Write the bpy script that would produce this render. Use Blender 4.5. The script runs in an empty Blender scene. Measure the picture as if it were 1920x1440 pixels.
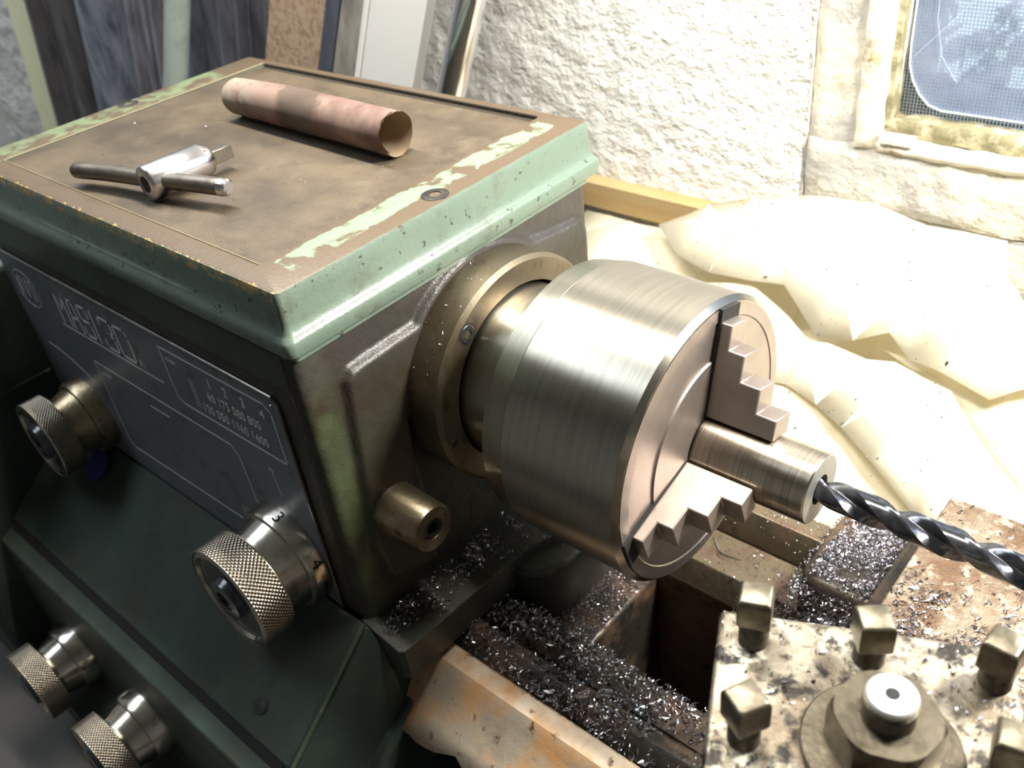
import bpy, bmesh, math, random
import numpy as np
from mathutils import Vector, Matrix, noise
from mathutils.geometry import delaunay_2d_cdt
random.seed(7); rng = np.random.default_rng(7)
sc = bpy.context.scene
COL = sc.collection
PI = math.pi

# ------------------------------------------------------------------ camera
cam_d = bpy.data.cameras.new('camera'); cam = bpy.data.objects.new('camera', cam_d); COL.objects.link(cam)
cam_d.lens = 1722.1 / 1920 * 36; cam_d.sensor_width = 36; cam_d.clip_start = 0.02; cam_d.clip_end = 60
R_, D_, F_ = Vector((.7534, .6487, -.1075)), Vector((.3167, -.5013, -.8053)), Vector((-.5763, .5727, -.5831))
m = Matrix((R_, -D_, -F_)).transposed().to_4x4(); m.translation = Vector((.3406, -.1927, 1.363))
cam.matrix_world = m
cam_d.dof.use_dof = True; cam_d.dof.focus_distance = 0.46; cam_d.dof.aperture_fstop = 13
sc.camera = cam
# ------------------------------------------------------------------ world: daylight outside
w = bpy.data.worlds.new('world'); sc.world = w; w.use_nodes = True
nt = w.node_tree; bg = nt.nodes['Background']
sky = nt.nodes.new('ShaderNodeTexSky'); sky.sky_type = 'HOSEK_WILKIE'; sky.turbidity = 4; sky.sun_direction = (.25, -.62, .9)
nt.links.new(sky.outputs[0], bg.inputs[0]); bg.inputs[1].default_value = 3.0
sc.view_settings.view_transform = 'Standard'; sc.view_settings.look = 'None'
sc.view_settings.gamma = 1; sc.view_settings.use_curve_mapping = False
sc.view_settings.exposure = 0.0
# ------------------------------------------------------------------ lights of the workshop and an added fill
def area(name, loc, target, size, power, col, sy=None):
    l = bpy.data.lights.new(name, 'AREA'); l.energy = power; l.color = col
    l.shape = 'RECTANGLE' if sy else 'DISK'; l.size = size
    if sy: l.size_y = sy
    o = bpy.data.objects.new(name, l); COL.objects.link(o); o.location = loc
    o.rotation_euler = (Vector(target) - Vector(loc)).to_track_quat('-Z', 'Y').to_euler()
    return o
area('tube_lamp', (-.12, .17, 1.72), (-.12, .20, 1.0), .66, 11, (1.0, .955, .86), .05)
area('machine_lamp', (.50, .36, 1.50), (.20, .28, 1.0), .15, 15, (1.0, .965, .88))
area('fill_light', (-1.1, -.15, 2.38), (-1.0, -.1, 0), 1.2, 18, (.84, .93, 1.0), .6)  # added soft fill from above, brightens the dim left side

sun = bpy.data.lights.new('sun', 'SUN'); sun.energy = 11; sun.angle = .02
so = bpy.data.objects.new('sun', sun); COL.objects.link(so); so.rotation_euler = Vector((-.25, .62, -.9)).to_track_quat('-Z', 'Y').to_euler()

# ------------------------------------------------------------------ materials
def mat(name, col, rough=.5, metal=0, layers=(), bump=(), spec=.5, mapscale=(1, 1, 1), trans=0, coat=0, aniso=0):
    mt = bpy.data.materials.new(name); mt.use_nodes = True
    t = mt.node_tree; N = t.nodes; L = t.links; b = N['Principled BSDF']
    geo = N.new('ShaderNodeNewGeometry'); mp = N.new('ShaderNodeMapping'); mp.inputs['Scale'].default_value = mapscale
    L.new(geo.outputs['Position'], mp.inputs[0])
    def rgb(c):
        n = N.new('ShaderNodeRGB'); n.outputs[0].default_value = (*c, 1); return n.outputs[0]
    def val(v):
        n = N.new('ShaderNodeValue'); n.outputs[0].default_value = v; return n.outputs[0]
    def math_(op, a, bb, clamp=False):
        n = N.new('ShaderNodeMath'); n.operation = op; n.use_clamp = clamp
        for i, x in enumerate((a, bb)):
            if isinstance(x, (int, float)): n.inputs[i].default_value = x
            else: L.new(x, n.inputs[i])
        return n.outputs[0]
    def noise_(scale, detail=4, rough_=.6, dist=0, ms=None, w_=0):
        src = mp.outputs[0]
        if ms:
            m2 = N.new('ShaderNodeMapping'); m2.inputs['Scale'].default_value = ms; L.new(geo.outputs['Position'], m2.inputs[0]); src = m2.outputs[0]
        if w_:
            m3 = N.new('ShaderNodeMapping'); m3.inputs['Location'].default_value = (w_, w_ * .7, -w_); L.new(src, m3.inputs[0]); src = m3.outputs[0]
        n = N.new('ShaderNodeTexNoise'); n.inputs['Scale'].default_value = scale; n.inputs['Detail'].default_value = detail
        n.inputs['Roughness'].default_value = rough_; n.inputs['Distortion'].default_value = dist
        L.new(src, n.inputs['Vector']); return n.outputs[0]
    def ramp(x, lo, hi):
        n = N.new('ShaderNodeMapRange'); n.inputs[1].default_value = lo; n.inputs[2].default_value = hi; n.clamp = True
        L.new(x, n.inputs[0]); return n.outputs[0]
    c, r_, me = rgb(col), val(rough), val(metal)
    for i, ly in enumerate(layers):
        k = noise_(ly.get('s', 20), ly.get('d', 4), ly.get('r', .6), ly.get('dist', 0), ly.get('ms'), 3.1 * (i + 1))
        if 'box' in ly:      # a worn patch with a place of its own: soft box with a noisy edge
            sep = N.new('ShaderNodeSeparateXYZ'); L.new(geo.outputs['Position'], sep.inputs[0])
            amp = ly.get('amp', .01); nn = math_('MULTIPLY', math_('SUBTRACT', k, .5), amp)
            f = None
            for ax, (lo, hi) in ly['box'].items():
                p_ = math_('ADD', sep.outputs[ax], nn); e = ly.get('soft', .002)
                g = math_('MULTIPLY', ramp(p_, lo - e, lo + e), math_('SUBTRACT', 1, ramp(p_, hi - e, hi + e)))
                f = g if f is None else math_('MULTIPLY', f, g)
            if 'lo' in ly:
                f = math_('MULTIPLY', f, ramp(noise_(ly.get('s2', 60), 5, .7, 0, None, 9.7), ly['lo'], ly['hi']))
        else:
            f = ramp(k, ly['lo'], ly['hi'])
        if 'amt' in ly: f = math_('MULTIPLY', f, ly['amt'])
        mx = N.new('ShaderNodeMix'); mx.data_type = 'RGBA'; L.new(f, mx.inputs[0]); L.new(c, mx.inputs[6]); L.new(rgb(ly['c']), mx.inputs[7]); c = mx.outputs[2]
        for key, cur in (('rough', 'r'), ('metal', 'm')):
            if key in ly:
                src = r_ if cur == 'r' else me
                mf = N.new('ShaderNodeMix'); L.new(f, mf.inputs[0]); L.new(src, mf.inputs[2]); mf.inputs[3].default_value = ly[key]
                if cur == 'r': r_ = mf.outputs[0]
                else: me = mf.outputs[0]
    L.new(c, b.inputs['Base Color']); L.new(r_, b.inputs['Roughness']); L.new(me, b.inputs['Metallic'])
    b.inputs['Specular IOR Level'].default_value = spec
    if aniso:
        b.inputs['Anisotropic'].default_value = aniso; b.inputs['Anisotropic Rotation'].default_value = .25
        tg = N.new('ShaderNodeTangent'); tg.direction_type = 'RADIAL'; tg.axis = 'X'; L.new(tg.outputs[0], b.inputs['Tangent'])
    if coat: b.inputs['Coat Weight'].default_value = coat; b.inputs['Coat Roughness'].default_value = .15
    prev = None
    for bp in bump:
        if bp.get('grid'):
            s = N.new('ShaderNodeSeparateXYZ'); L.new(geo.outputs['Position'], s.inputs[0])
            kk = 2 * PI / bp['grid']
            a = math_('SINE', math_('MULTIPLY', s.outputs[0], kk), 0); b2 = math_('SINE', math_('MULTIPLY', s.outputs[1], kk), 0)
            h = math_('MAXIMUM', a, b2)
        else:
            h = noise_(bp['s'], bp.get('d', 3), bp.get('r', .6), bp.get('dist', 0), bp.get('ms'), bp.get('w', 0))
            if 'lo' in bp: h = ramp(h, bp['lo'], bp['hi'])
        n = N.new('ShaderNodeBump'); n.inputs['Strength'].default_value = bp.get('st', .5); n.inputs['Distance'].default_value = bp.get('h', .001)
        L.new(h, n.inputs['Height'])
        if prev: L.new(prev, n.inputs['Normal'])
        prev = n.outputs[0]
    if prev: L.new(prev, b.inputs['Normal'])
    if trans:
        tr = N.new('ShaderNodeBsdfTranslucent'); L.new(c, tr.inputs[0]); ms_ = N.new('ShaderNodeMixShader'); ms_.inputs[0].default_value = trans
        L.new(b.outputs[0], ms_.inputs[1]); L.new(tr.outputs[0], ms_.inputs[2]); L.new(ms_.outputs[0], N['Material Output'].inputs[0])
    return mt
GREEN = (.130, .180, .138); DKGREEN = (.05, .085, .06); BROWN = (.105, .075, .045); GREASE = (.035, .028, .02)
CASTB = [dict(s=55, d=3, h=.0008, st=.5), dict(s=420, d=3, h=.0004, st=.5)]
M = {}
M['lid'] = mat('lid_paint', GREEN, .36, 0, [
    dict(s=18, lo=.42, hi=.72, c=(.145, .185, .150), amt=.8), dict(s=45, lo=.55, hi=.72, c=(.10, .105, .075), amt=.8),
    dict(s=170, lo=.635, hi=.665, c=(.03, .03, .025), amt=.9),
    dict(box={2: (1.1592, 1.30)}, s=60, amp=.0006, soft=.0003, c=(.094, .064, .037), rough=.45),
    dict(box={2: (1.1592, 1.30), 0: (-.0285, -.0125), 1: (.020, .226)}, s=55, amp=.016, soft=.0006, c=(.17, .25, .16), lo=.30, hi=.36, s2=70, rough=.5),
    dict(box={2: (1.1592, 1.30), 0: (-.351, -.325), 1: (.0, .20)}, s=55, amp=.020, soft=.0015, c=(.15, .19, .10), lo=.38, hi=.46, s2=45, rough=.5),
    dict(box={2: (1.1545, 1.1605), 1: (-.01, .0012), 0: (-.36, -.004)}, s=300, amp=.010, soft=.0002, c=(.40, .27, .09), lo=.48, hi=.50, s2=120)],
    bump=CASTB)
M['lidfront'] = M['lid']
M['casting'] = mat('grimy_green_casting', (.026, .026, .017), .40, 0, [
    dict(s=14, lo=.4, hi=.65, c=(.036, .025, .016)), dict(s=40, lo=.5, hi=.75, c=(.035, .035, .028), amt=.8),
    dict(box={1: (-.01, .019), 0: (-.006, .01), 2: (.92, 1.125)}, s=45, amp=.014, soft=.004, c=(.060, .082, .036), lo=.34, hi=.52, s2=28),
    dict(box={2: (1.095, 1.13), 0: (-.01, .02)}, s=50, amp=.02, soft=.01, c=(.055, .048, .047), amt=.75)],
    bump=[dict(s=90, d=4, h=.0010, st=.6), dict(s=900, d=2, h=.0004, st=.6)])
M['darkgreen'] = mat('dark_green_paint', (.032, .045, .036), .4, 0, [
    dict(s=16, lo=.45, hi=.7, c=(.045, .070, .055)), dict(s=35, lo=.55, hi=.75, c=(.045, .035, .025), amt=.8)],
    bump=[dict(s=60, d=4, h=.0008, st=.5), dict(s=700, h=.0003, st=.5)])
M['edge'] = mat('chipped_edge', (.055, .075, .045), .4, 0, [dict(s=90, lo=.60, hi=.63, c=(.30, .31, .20))], bump=CASTB)
M['rubber'] = mat('ribbed_mat', (.106, .077, .044), .62, 0, [
    dict(s=12, lo=.38, hi=.62, c=(.046, .031, .018)), dict(s=35, lo=.52, hi=.72, c=(.040, .026, .014), amt=.8, ms=(1, 1.6, 1)),
    dict(s=24, lo=.60, hi=.8, c=(.15, .115, .070), amt=.8)],
    bump=[dict(grid=.0021, h=.00025, st=.5), dict(s=60, h=.0006, st=.3)])
M['grooveshade'] = mat('groove_shade', (.03, .022, .013), .9, bump=[dict(s=500, h=.001, st=1)])  # near-black brown that paints in the shade of narrow gaps
M['plate'] = mat('blue_grey_plate', (.13, .15, .18), .38, .1, [dict(s=25, lo=.4, hi=.7, c=(.16, .175, .18)), dict(s=60, lo=.55, hi=.8, c=(.05, .045, .04))], bump=[dict(s=300, h=.0002, st=.3)])
M['platerim'] = mat('plate_rim', (.25, .25, .23), .3, .8, [dict(s=50, lo=.4, hi=.7, c=(.12, .11, .1))])
M['ink'] = mat('plate_lettering', (.62, .63, .63), .5, .1)
M['blackink'] = mat('black_number', (.01, .01, .012), .5)
M['steel'] = mat('brushed_steel', (.44, .41, .35), .30, 1, [
    dict(s=60, d=2, lo=.35, hi=.7, c=(.36, .33, .28), ms=(6, .25, .25)), dict(s=12, lo=.5, hi=.8, c=(.42, .37, .30), amt=.6)], aniso=.75,
    bump=[dict(s=900, h=.0002, st=.12, ms=(1, .03, .03))])
M['chuckface'] = mat('chuck_face_steel', (.40, .345, .31), .46, .9, [dict(s=40, lo=.4, hi=.7, c=(.33, .28, .25))], bump=[dict(s=500, h=.0002, st=.2)])
M['work'] = mat('turned_steel_bar', (.58, .52, .43), .30, 1, [dict(s=80, d=2, lo=.35, hi=.7, c=(.40, .345, .27), ms=(8, .2, .2))], aniso=.7, bump=[dict(s=1500, h=.0001, st=.1, ms=(1, .02, .02))])
M['workend'] = mat('faced_end_steel', (.68, .68, .65), .48, .6)
M['flange'] = mat('oily_flange_steel', (.22, .185, .13), .38, .85, [
    dict(s=30, lo=.45, hi=.7, c=(.17, .13, .075)), dict(s=90, lo=.55, hi=.75, c=(.09, .07, .045), amt=.8)], bump=[dict(s=120, h=.0004, st=.4), dict(s=1500, h=.0002, st=.4)])
M['knob'] = mat('polished_knob_steel', (.62, .58, .52), .2, 1, [dict(s=40, lo=.45, hi=.75, c=(.42, .34, .24), amt=.8), dict(s=90, lo=.6, hi=.75, c=(.2, .15, .1), amt=.7)], bump=[dict(s=200, h=.0002, st=.3)])
M['knobold'] = mat('tarnished_knob_steel', (.33, .27, .18), .34, .9, [dict(s=40, lo=.45, hi=.7, c=(.14, .10, .06)), dict(s=120, lo=.6, hi=.75, c=(.06, .05, .03))], bump=[dict(s=300, h=.0004, st=.5)])
M['knurl'] = mat('knurled_steel', (.52, .47, .39), .3, .95, [dict(s=60, lo=.5, hi=.8, c=(.36, .29, .20))])
_t = M['knurl'].node_tree; _b = _t.nodes['Principled BSDF']; _c = _b.inputs['Base Color'].links[0].from_socket      # valleys of the knurl are coloured darker for contrast
_a = _t.nodes.new('ShaderNodeAttribute'); _a.attribute_name = 'valley'; _m = _t.nodes.new('ShaderNodeMix'); _m.data_type = 'RGBA'
_t.links.new(_a.outputs['Fac'], _m.inputs[0]); _t.links.new(_c, _m.inputs[6]); _m.inputs[7].default_value = (.07, .05, .035, 1); _t.links.new(_m.outputs[2], _b.inputs['Base Color'])
M['cap'] = mat('dark_cap', (.05, .052, .06), .22, .4, [dict(s=60, lo=.45, hi=.7, c=(.09, .09, .10))], coat=.3)
M['blue'] = mat('blue_badge', (.03, .045, .22), .4)
M['black'] = mat('black_oxide_steel', (.055, .055, .055), .38, .7, [dict(s=200, lo=.5, hi=.7, c=(.12, .11, .09))], bump=[dict(s=600, h=.0002, st=.4)])
M['nut'] = mat('oily_nut_steel', (.13, .11, .08), .36, .85, [dict(s=120, lo=.45, hi=.65, c=(.07, .058, .04))], bump=[dict(s=400, h=.0003, st=.5)])
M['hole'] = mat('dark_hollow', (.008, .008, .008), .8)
M['bolt'] = mat('worn_screw_steel', (.20, .175, .13), .38, .9, [dict(s=150, lo=.45, hi=.65, c=(.11, .095, .07))], bump=[dict(s=400, h=.0003, st=.5)])
M['thread'] = mat('dark_thread', (.13, .115, .09), .4, .85, [dict(s=300, lo=.5, hi=.7, c=(.05, .045, .035))])
M['post'] = mat('oily_tool_post', (.34, .30, .235), .40, .75, [
    dict(s=45, lo=.42, hi=.60, c=(.15, .12, .085)), dict(s=70, lo=.54, hi=.64, c=(.66, .62, .50), metal=.3, rough=.35), dict(s=130, lo=.50, hi=.62, c=(.03, .026, .022))],
    bump=[dict(s=150, h=.0008, st=.5), dict(s=900, h=.0003, st=.5)])
M['iron'] = mat('oily_bed_iron', (.055, .047, .038), .36, .6, [
    dict(s=30, lo=.45, hi=.65, c=(.13, .075, .045), metal=.2, rough=.5), dict(s=90, lo=.5, hi=.7, c=(.02, .018, .016), amt=.8)],
    bump=[dict(s=200, h=.0008, st=.6)])
M['way'] = mat('ground_way_iron', (.20, .165, .11), .34, .8, [
    dict(s=30, lo=.45, hi=.65, c=(.12, .07, .045), metal=.3), dict(s=80, lo=.55, hi=.75, c=(.04, .035, .03), amt=.8)], bump=[dict(s=250, h=.0005, st=.5)])
M['slide'] = mat('dirty_slide_iron', (.20, .155, .105), .45, .3, [
    dict(s=40, lo=.45, hi=.62, c=(.11, .06, .03)), dict(s=100, lo=.54, hi=.64, c=(.36, .31, .23)), dict(s=160, lo=.58, hi=.7, c=(.06, .045, .035))], bump=[dict(s=300, h=.0008, st=.7)])
M['foot'] = mat('dark_foot_iron', (.055, .055, .045), .34, .3, [dict(s=40, lo=.45, hi=.7, c=(.055, .055, .04))], bump=[dict(s=300, h=.0006, st=.5)])
M['rust'] = mat('rusty_sheet', (.50, .41, .31), .42, .3, [
    dict(s=28, lo=.46, hi=.62, c=(.50, .27, .11), metal=0, rough=.75), dict(s=50, lo=.50, hi=.68, c=(.38, .30, .22), amt=.8), dict(s=120, lo=.62, hi=.72, c=(.08, .04, .02))],
    bump=[dict(s=150, h=.0006, st=.5)])
M['chip'] = mat('bright_chips', (.76, .75, .77), .30, 1, [dict(s=700, d=1, lo=.45, hi=.62, c=(.28, .27, .29)), dict(s=500, d=1, lo=.60, hi=.66, c=(.22, .2, .36))])
M['curl'] = mat('bright_curl', (.85, .85, .88), .12, 1)
M['drill'] = mat('black_drill_steel', (.10, .105, .12), .2, .9, [dict(s=150, lo=.45, hi=.7, c=(.22, .22, .24))])
M['land'] = mat('drill_flute', (.32, .32, .34), .18, 1)
M['key'] = mat('bright_key_steel', (.62, .60, .60), .24, 1, [dict(s=300, lo=.64, hi=.70, c=(.1, .08, .06))])
M['bar'] = mat('dull_bar_steel', (.20, .175, .145), .36, .8, [dict(s=90, lo=.45, hi=.7, c=(.11, .09, .07))], bump=[dict(s=400, h=.0003, st=.4)])
M['paper'] = mat('red_brown_abrasive_paper', (.140, .076, .062), .85, 0, [
    dict(s=30, lo=.42, hi=.62, c=(.26, .175, .14)), dict(box={0: (-.172, -.128), 2: (1.16, 1.3)}, s=50, amp=.05, soft=.003, c=(.075, .058, .040), amt=.75),
    dict(box={0: (-.25, -.200)}, s=60, amp=.03, soft=.008, c=(.28, .23, .18), lo=.42, hi=.56, s2=60)],
    bump=[dict(s=3000, h=.0003, st=.7), dict(s=90, h=.0006, st=.5)])
M['paperback'] = mat('tan_paper_back', (.30, .22, .14), .8, bump=[dict(s=80, h=.0005, st=.4)])
M['plaster'] = mat('white_rough_plaster', (.80, .79, .76), .85, 0, [dict(s=5, lo=.6, hi=.8, c=(.66, .64, .60), amt=.6), dict(s=60, lo=.70, hi=.76, c=(.38, .33, .27), amt=.8)],
    bump=[dict(s=75, d=5, r=.62, h=.009, st=.9, ms=(1, 1, 1.2)), dict(s=14, d=3, h=.006, st=.5)])
M['room'] = mat('room_paint', (.42, .42, .40), .9, bump=[dict(s=20, h=.003, st=.3)])
M['dim'] = mat('room_floor', (.12, .115, .11), .8, bump=[dict(s=20, h=.003, st=.3)])
M['concrete'] = mat('flaking_concrete', (.54, .52, .48), .9, 0, [dict(s=12, lo=.45, hi=.65, c=(.78, .72, .58)), dict(s=50, lo=.60, hi=.74, c=(.26, .19, .11), amt=.75)],
    bump=[dict(s=40, d=5, h=.005, st=.7), dict(s=300, h=.001, st=.4)])
M['rim'] = mat('flaking_white_rim', (.82, .78, .67), .8, 0, [dict(s=28, lo=.55, hi=.66, c=(.36, .26, .13)), dict(s=80, lo=.58, hi=.72, c=(.55, .46, .30), amt=.8)], bump=[dict(s=60, d=5, h=.004, st=.7)])
M['darkledge'] = mat('dark_ledge', (.20, .18, .10), .85, 0, [dict(s=60, lo=.45, hi=.6, c=(.42, .38, .26)), dict(s=45, lo=.58, hi=.7, c=(.10, .085, .04))], bump=[dict(s=100, h=.003, st=.7)])  # dark mottled olive lining of the window recess
M['plastic'] = mat('cream_plastic_film', (.86, .81, .66), .32, 0, [dict(s=500, d=1, lo=.76, hi=.78, c=(.08, .07, .05))], trans=.42, bump=[dict(s=30, d=4, h=.002, st=.3)])
M['wood'] = mat('ochre_batten', (.40, .29, .14), .6, 0, [dict(s=30, lo=.4, hi=.7, c=(.36, .22, .08), ms=(.2, 1, 3))])
M['bench'] = mat('dark_bench_top', (.05, .045, .04), .6, bump=[dict(s=60, h=.001, st=.5)])
M['wire'] = mat('fly_screen_wire', (.30, .33, .36), .5, .3)
M['leaf'] = mat('hedge_leaf', (.03, .065, .03), .6, 0, [dict(s=6, lo=.4, hi=.6, c=(.09, .17, .04))], trans=.3)
M['ground'] = mat('garden_ground', (.62, .62, .58), .9, 0, [dict(s=1.5, lo=.4, hi=.6, c=(.35, .42, .25))])
M['barend'] = mat('drilled_end_steel', (.36, .36, .34), .5, .8)
M['crease'] = mat('film_crease', (.42, .50, .66), .3)
M['glue'] = mat('plastic_bead', (.72, .76, .82), .3)
def stock(n, c, r=.5, mtl=.6, c2=None, s=40, **k):
    c = tuple(x * 1.8 for x in c)
    return mat(n, c, r, mtl, [dict(s=s, lo=.42, hi=.66, c=c2 or tuple(x * .5 for x in c), ms=(1, 1, .25))], bump=[dict(s=150, h=.0006, st=.4)], **k)
# film on the pane
def film():
    mt = bpy.data.materials.new('blue_window_film'); mt.use_nodes = True; t = mt.node_tree; N = t.nodes; L = t.links
    N.remove(N['Principled BSDF'])
    tr = N.new('ShaderNodeBsdfTransparent'); tr.inputs[0].default_value = (.84, .91, 1, 1)
    df = N.new('ShaderNodeBsdfDiffuse'); df.inputs[0].default_value = (.50, .55, .70, 1)
    gl = N.new('ShaderNodeBsdfGlossy'); gl.inputs[0].default_value = (.9, .95, 1, 1); gl.inputs[1].default_value = .12
    geo = N.new('ShaderNodeNewGeometry'); no = N.new('ShaderNodeTexNoise'); no.inputs['Scale'].default_value = 22; no.inputs['Detail'].default_value = 5
    L.new(geo.outputs['Position'], no.inputs['Vector'])
    mr = N.new('ShaderNodeMapRange'); mr.inputs[1].default_value = .35; mr.inputs[2].default_value = .7; mr.inputs[3].default_value = .12; mr.inputs[4].default_value = .34; L.new(no.outputs[0], mr.inputs[0])
    m1 = N.new('ShaderNodeMixShader'); L.new(mr.outputs[0], m1.inputs[0]); L.new(tr.outputs[0], m1.inputs[1]); L.new(df.outputs[0], m1.inputs[2])
    m2 = N.new('ShaderNodeMixShader'); m2.inputs[0].default_value = .06; L.new(m1.outputs[0], m2.inputs[1]); L.new(gl.outputs[0], m2.inputs[2])
    L.new(m2.outputs[0], N['Material Output'].inputs[0]); return mt
M['film'] = film()
def glass():
    mt = bpy.data.materials.new('window_glass'); mt.use_nodes = True; t = mt.node_tree; N = t.nodes; L = t.links
    N.remove(N['Principled BSDF'])
    tr = N.new('ShaderNodeBsdfTransparent'); tr.inputs[0].default_value = (.93, .97, .97, 1)
    gl = N.new('ShaderNodeBsdfGlossy'); gl.inputs[1].default_value = .03
    m1 = N.new('ShaderNodeMixShader'); m1.inputs[0].default_value = .07; L.new(tr.outputs[0], m1.inputs[1]); L.new(gl.outputs[0], m1.inputs[2])
    L.new(m1.outputs[0], N['Material Output'].inputs[0]); return mt
M['glass'] = glass()

# ------------------------------------------------------------------ mesh helpers
class MB:
    def __init__(s): s.v = []; s.f = []
    def add(s, vs, fs):
        o = len(s.v); s.v += [tuple(v) for v in vs]; s.f += [tuple(i + o for i in f) for f in fs]; return s
    def box(s, a, b):
        (x0, y0, z0), (x1, y1, z1) = a, b
        return s.add([(x0, y0, z0), (x1, y0, z0), (x1, y1, z0), (x0, y1, z0), (x0, y0, z1), (x1, y0, z1), (x1, y1, z1), (x0, y1, z1)],
                     [(0, 3, 2, 1), (4, 5, 6, 7), (0, 1, 5, 4), (1, 2, 6, 5), (2, 3, 7, 6), (3, 0, 4, 7)])
    def prism(s, poly, axis, a, b):   # poly in the two other axes (in order x,y,z)
        n = len(poly)
        def P(q, t):
            return {0: (t, q[0], q[1]), 1: (q[0], t, q[1]), 2: (q[0], q[1], t)}[axis]
        vs = [P(q, a) for q in poly] + [P(q, b) for q in poly]
        fs = [tuple(range(n))[::-1], tuple(range(n, 2 * n))] + [(i, (i + 1) % n, n + (i + 1) % n, n + i) for i in range(n)]
        return s.add(vs, fs)
    def lathe(s, prof, c, axis, n=64, cap=True):  # prof: (t along axis, r)
        c = Vector(c); ax = Vector(axis).normalized(); u = ax.orthogonal().normalized(); w_ = ax.cross(u)
        vs = []; fs = []
        for (t, r) in prof:
            for i in range(n):
                a = 2 * PI * i / n; vs.append(c + ax * t + (u * math.cos(a) + w_ * math.sin(a)) * r)
        for k in range(len(prof) - 1):
            for i in range(n):
                j = (i + 1) % n; fs.append((k * n + i, k * n + j, (k + 1) * n + j, (k + 1) * n + i))
        if cap:
            fs.append(tuple(range(n))[::-1]); fs.append(tuple(range((len(prof) - 1) * n, len(prof) * n)))
        return s.add(vs, fs)
    def rings(s, rr, cap0=True, cap1=True):       # list of equal-length loops
        n = len(rr[0]); vs = [p for r in rr for p in r]; fs = []
        for k in range(len(rr) - 1):
            for i in range(n):
                j = (i + 1) % n; fs.append((k * n + i, k * n + j, (k + 1) * n + j, (k + 1) * n + i))
        if cap0: fs.append(tuple(range(n))[::-1])
        if cap1: fs.append(tuple(range((len(rr) - 1) * n, len(rr) * n)))
        return s.add(vs, fs)
    def tube(s, pts, r, n=12):
        pts = [Vector(p) for p in pts]; rr = []; up = None
        for i, p in enumerate(pts):
            d = (pts[min(i + 1, len(pts) - 1)] - pts[max(i - 1, 0)]).normalized()
            if up is None: up = d.orthogonal().normalized()
            up = (up - d * up.dot(d)).normalized(); w_ = d.cross(up)
            ri = r[i] if isinstance(r, (list, tuple)) else r
            rr.append([p + (up * math.cos(2 * PI * k / n) + w_ * math.sin(2 * PI * k / n)) * ri for k in range(n)])
        return s.rings(rr)
def rrect(x0, x1, y0, y1, z, r, k=6):
    out = []
    for cx, cy, a0 in ((x1 - r, y0 + r, -90), (x1 - r, y1 - r, 0), (x0 + r, y1 - r, 90), (x0 + r, y0 + r, 180)):
        for i in range(k + 1):
            a = math.radians(a0 + 90 * i / k); out.append((cx + r * math.cos(a), cy + r * math.sin(a), z))
    return out
def mesh(name, vs, fs, m_, ang=35):
    me = bpy.data.meshes.new(name); me.from_pydata([tuple(v) for v in vs], [], fs)
    bm = bmesh.new(); bm.from_mesh(me); bmesh.ops.recalc_face_normals(bm, faces=bm.faces); bm.to_mesh(me); bm.free()
    if m_: me.materials.append(m_)
    me.polygons.foreach_set('use_smooth', [True] * len(me.polygons))
    me.set_sharp_from_angle(angle=math.radians(ang)); return me
def obj(name, mb, m_, parent=None, bevel=0, seg=2, ang=35, solid=0):
    me = mesh(name, mb.v, mb.f, m_, ang); o = bpy.data.objects.new(name, me); COL.objects.link(o)
    if parent is not None: child(o, parent)
    if bevel:
        b = o.modifiers.new('bevel', 'BEVEL'); b.width = bevel; b.segments = seg; b.limit_method = 'ANGLE'; b.angle_limit = math.radians(30)
    if solid:
        b = o.modifiers.new('solid', 'SOLIDIFY'); b.thickness = solid; b.offset = 0
    return o
BASE = {}
def child(o, p):
    o.parent = p; o.matrix_parent_inverse = Matrix.Translation(-BASE.get(p.name, Vector((0, 0, 0))))
def thing(name, label, cat, loc=(0, 0, 0), group=None):
    o = bpy.data.objects.new(name, None); COL.objects.link(o); o.location = loc; o.empty_display_size = .02
    BASE[o.name] = Vector(loc); o['label'] = label; o['category'] = cat
    if group: o['group'] = group
    return o
def tag(o, label, cat, group=None, kind=None):
    o['label'] = label; o['category'] = cat
    if group: o['group'] = group
    if kind: o['kind'] = kind
    return o
def struct(o): o['kind'] = 'structure'; return o
def text(name, body, size, loc, rot, m_, parent, depth=.0002, sx=1, font_space=1):
    c = bpy.data.curves.new(name, 'FONT'); c.body = body; c.size = size; c.extrude = depth; c.align_x = 'LEFT'; c.space_character = font_space; c.resolution_u = 3
    t = bpy.data.objects.new(name + '_tmp', c); COL.objects.link(t)
    bpy.context.view_layer.update()
    me = bpy.data.meshes.new_from_object(t.evaluated_get(bpy.context.evaluated_depsgraph_get()))
    bpy.data.objects.remove(t); me.transform(Matrix.Translation(loc) @ rot.to_4x4() @ Matrix.Diagonal((sx, 1, 1, 1)))
    me.materials.clear(); me.materials.append(m_); o = bpy.data.objects.new(name, me); COL.objects.link(o); child(o, parent); return o

AY, AZ = .133, 1.0466          # spindle axis
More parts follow.
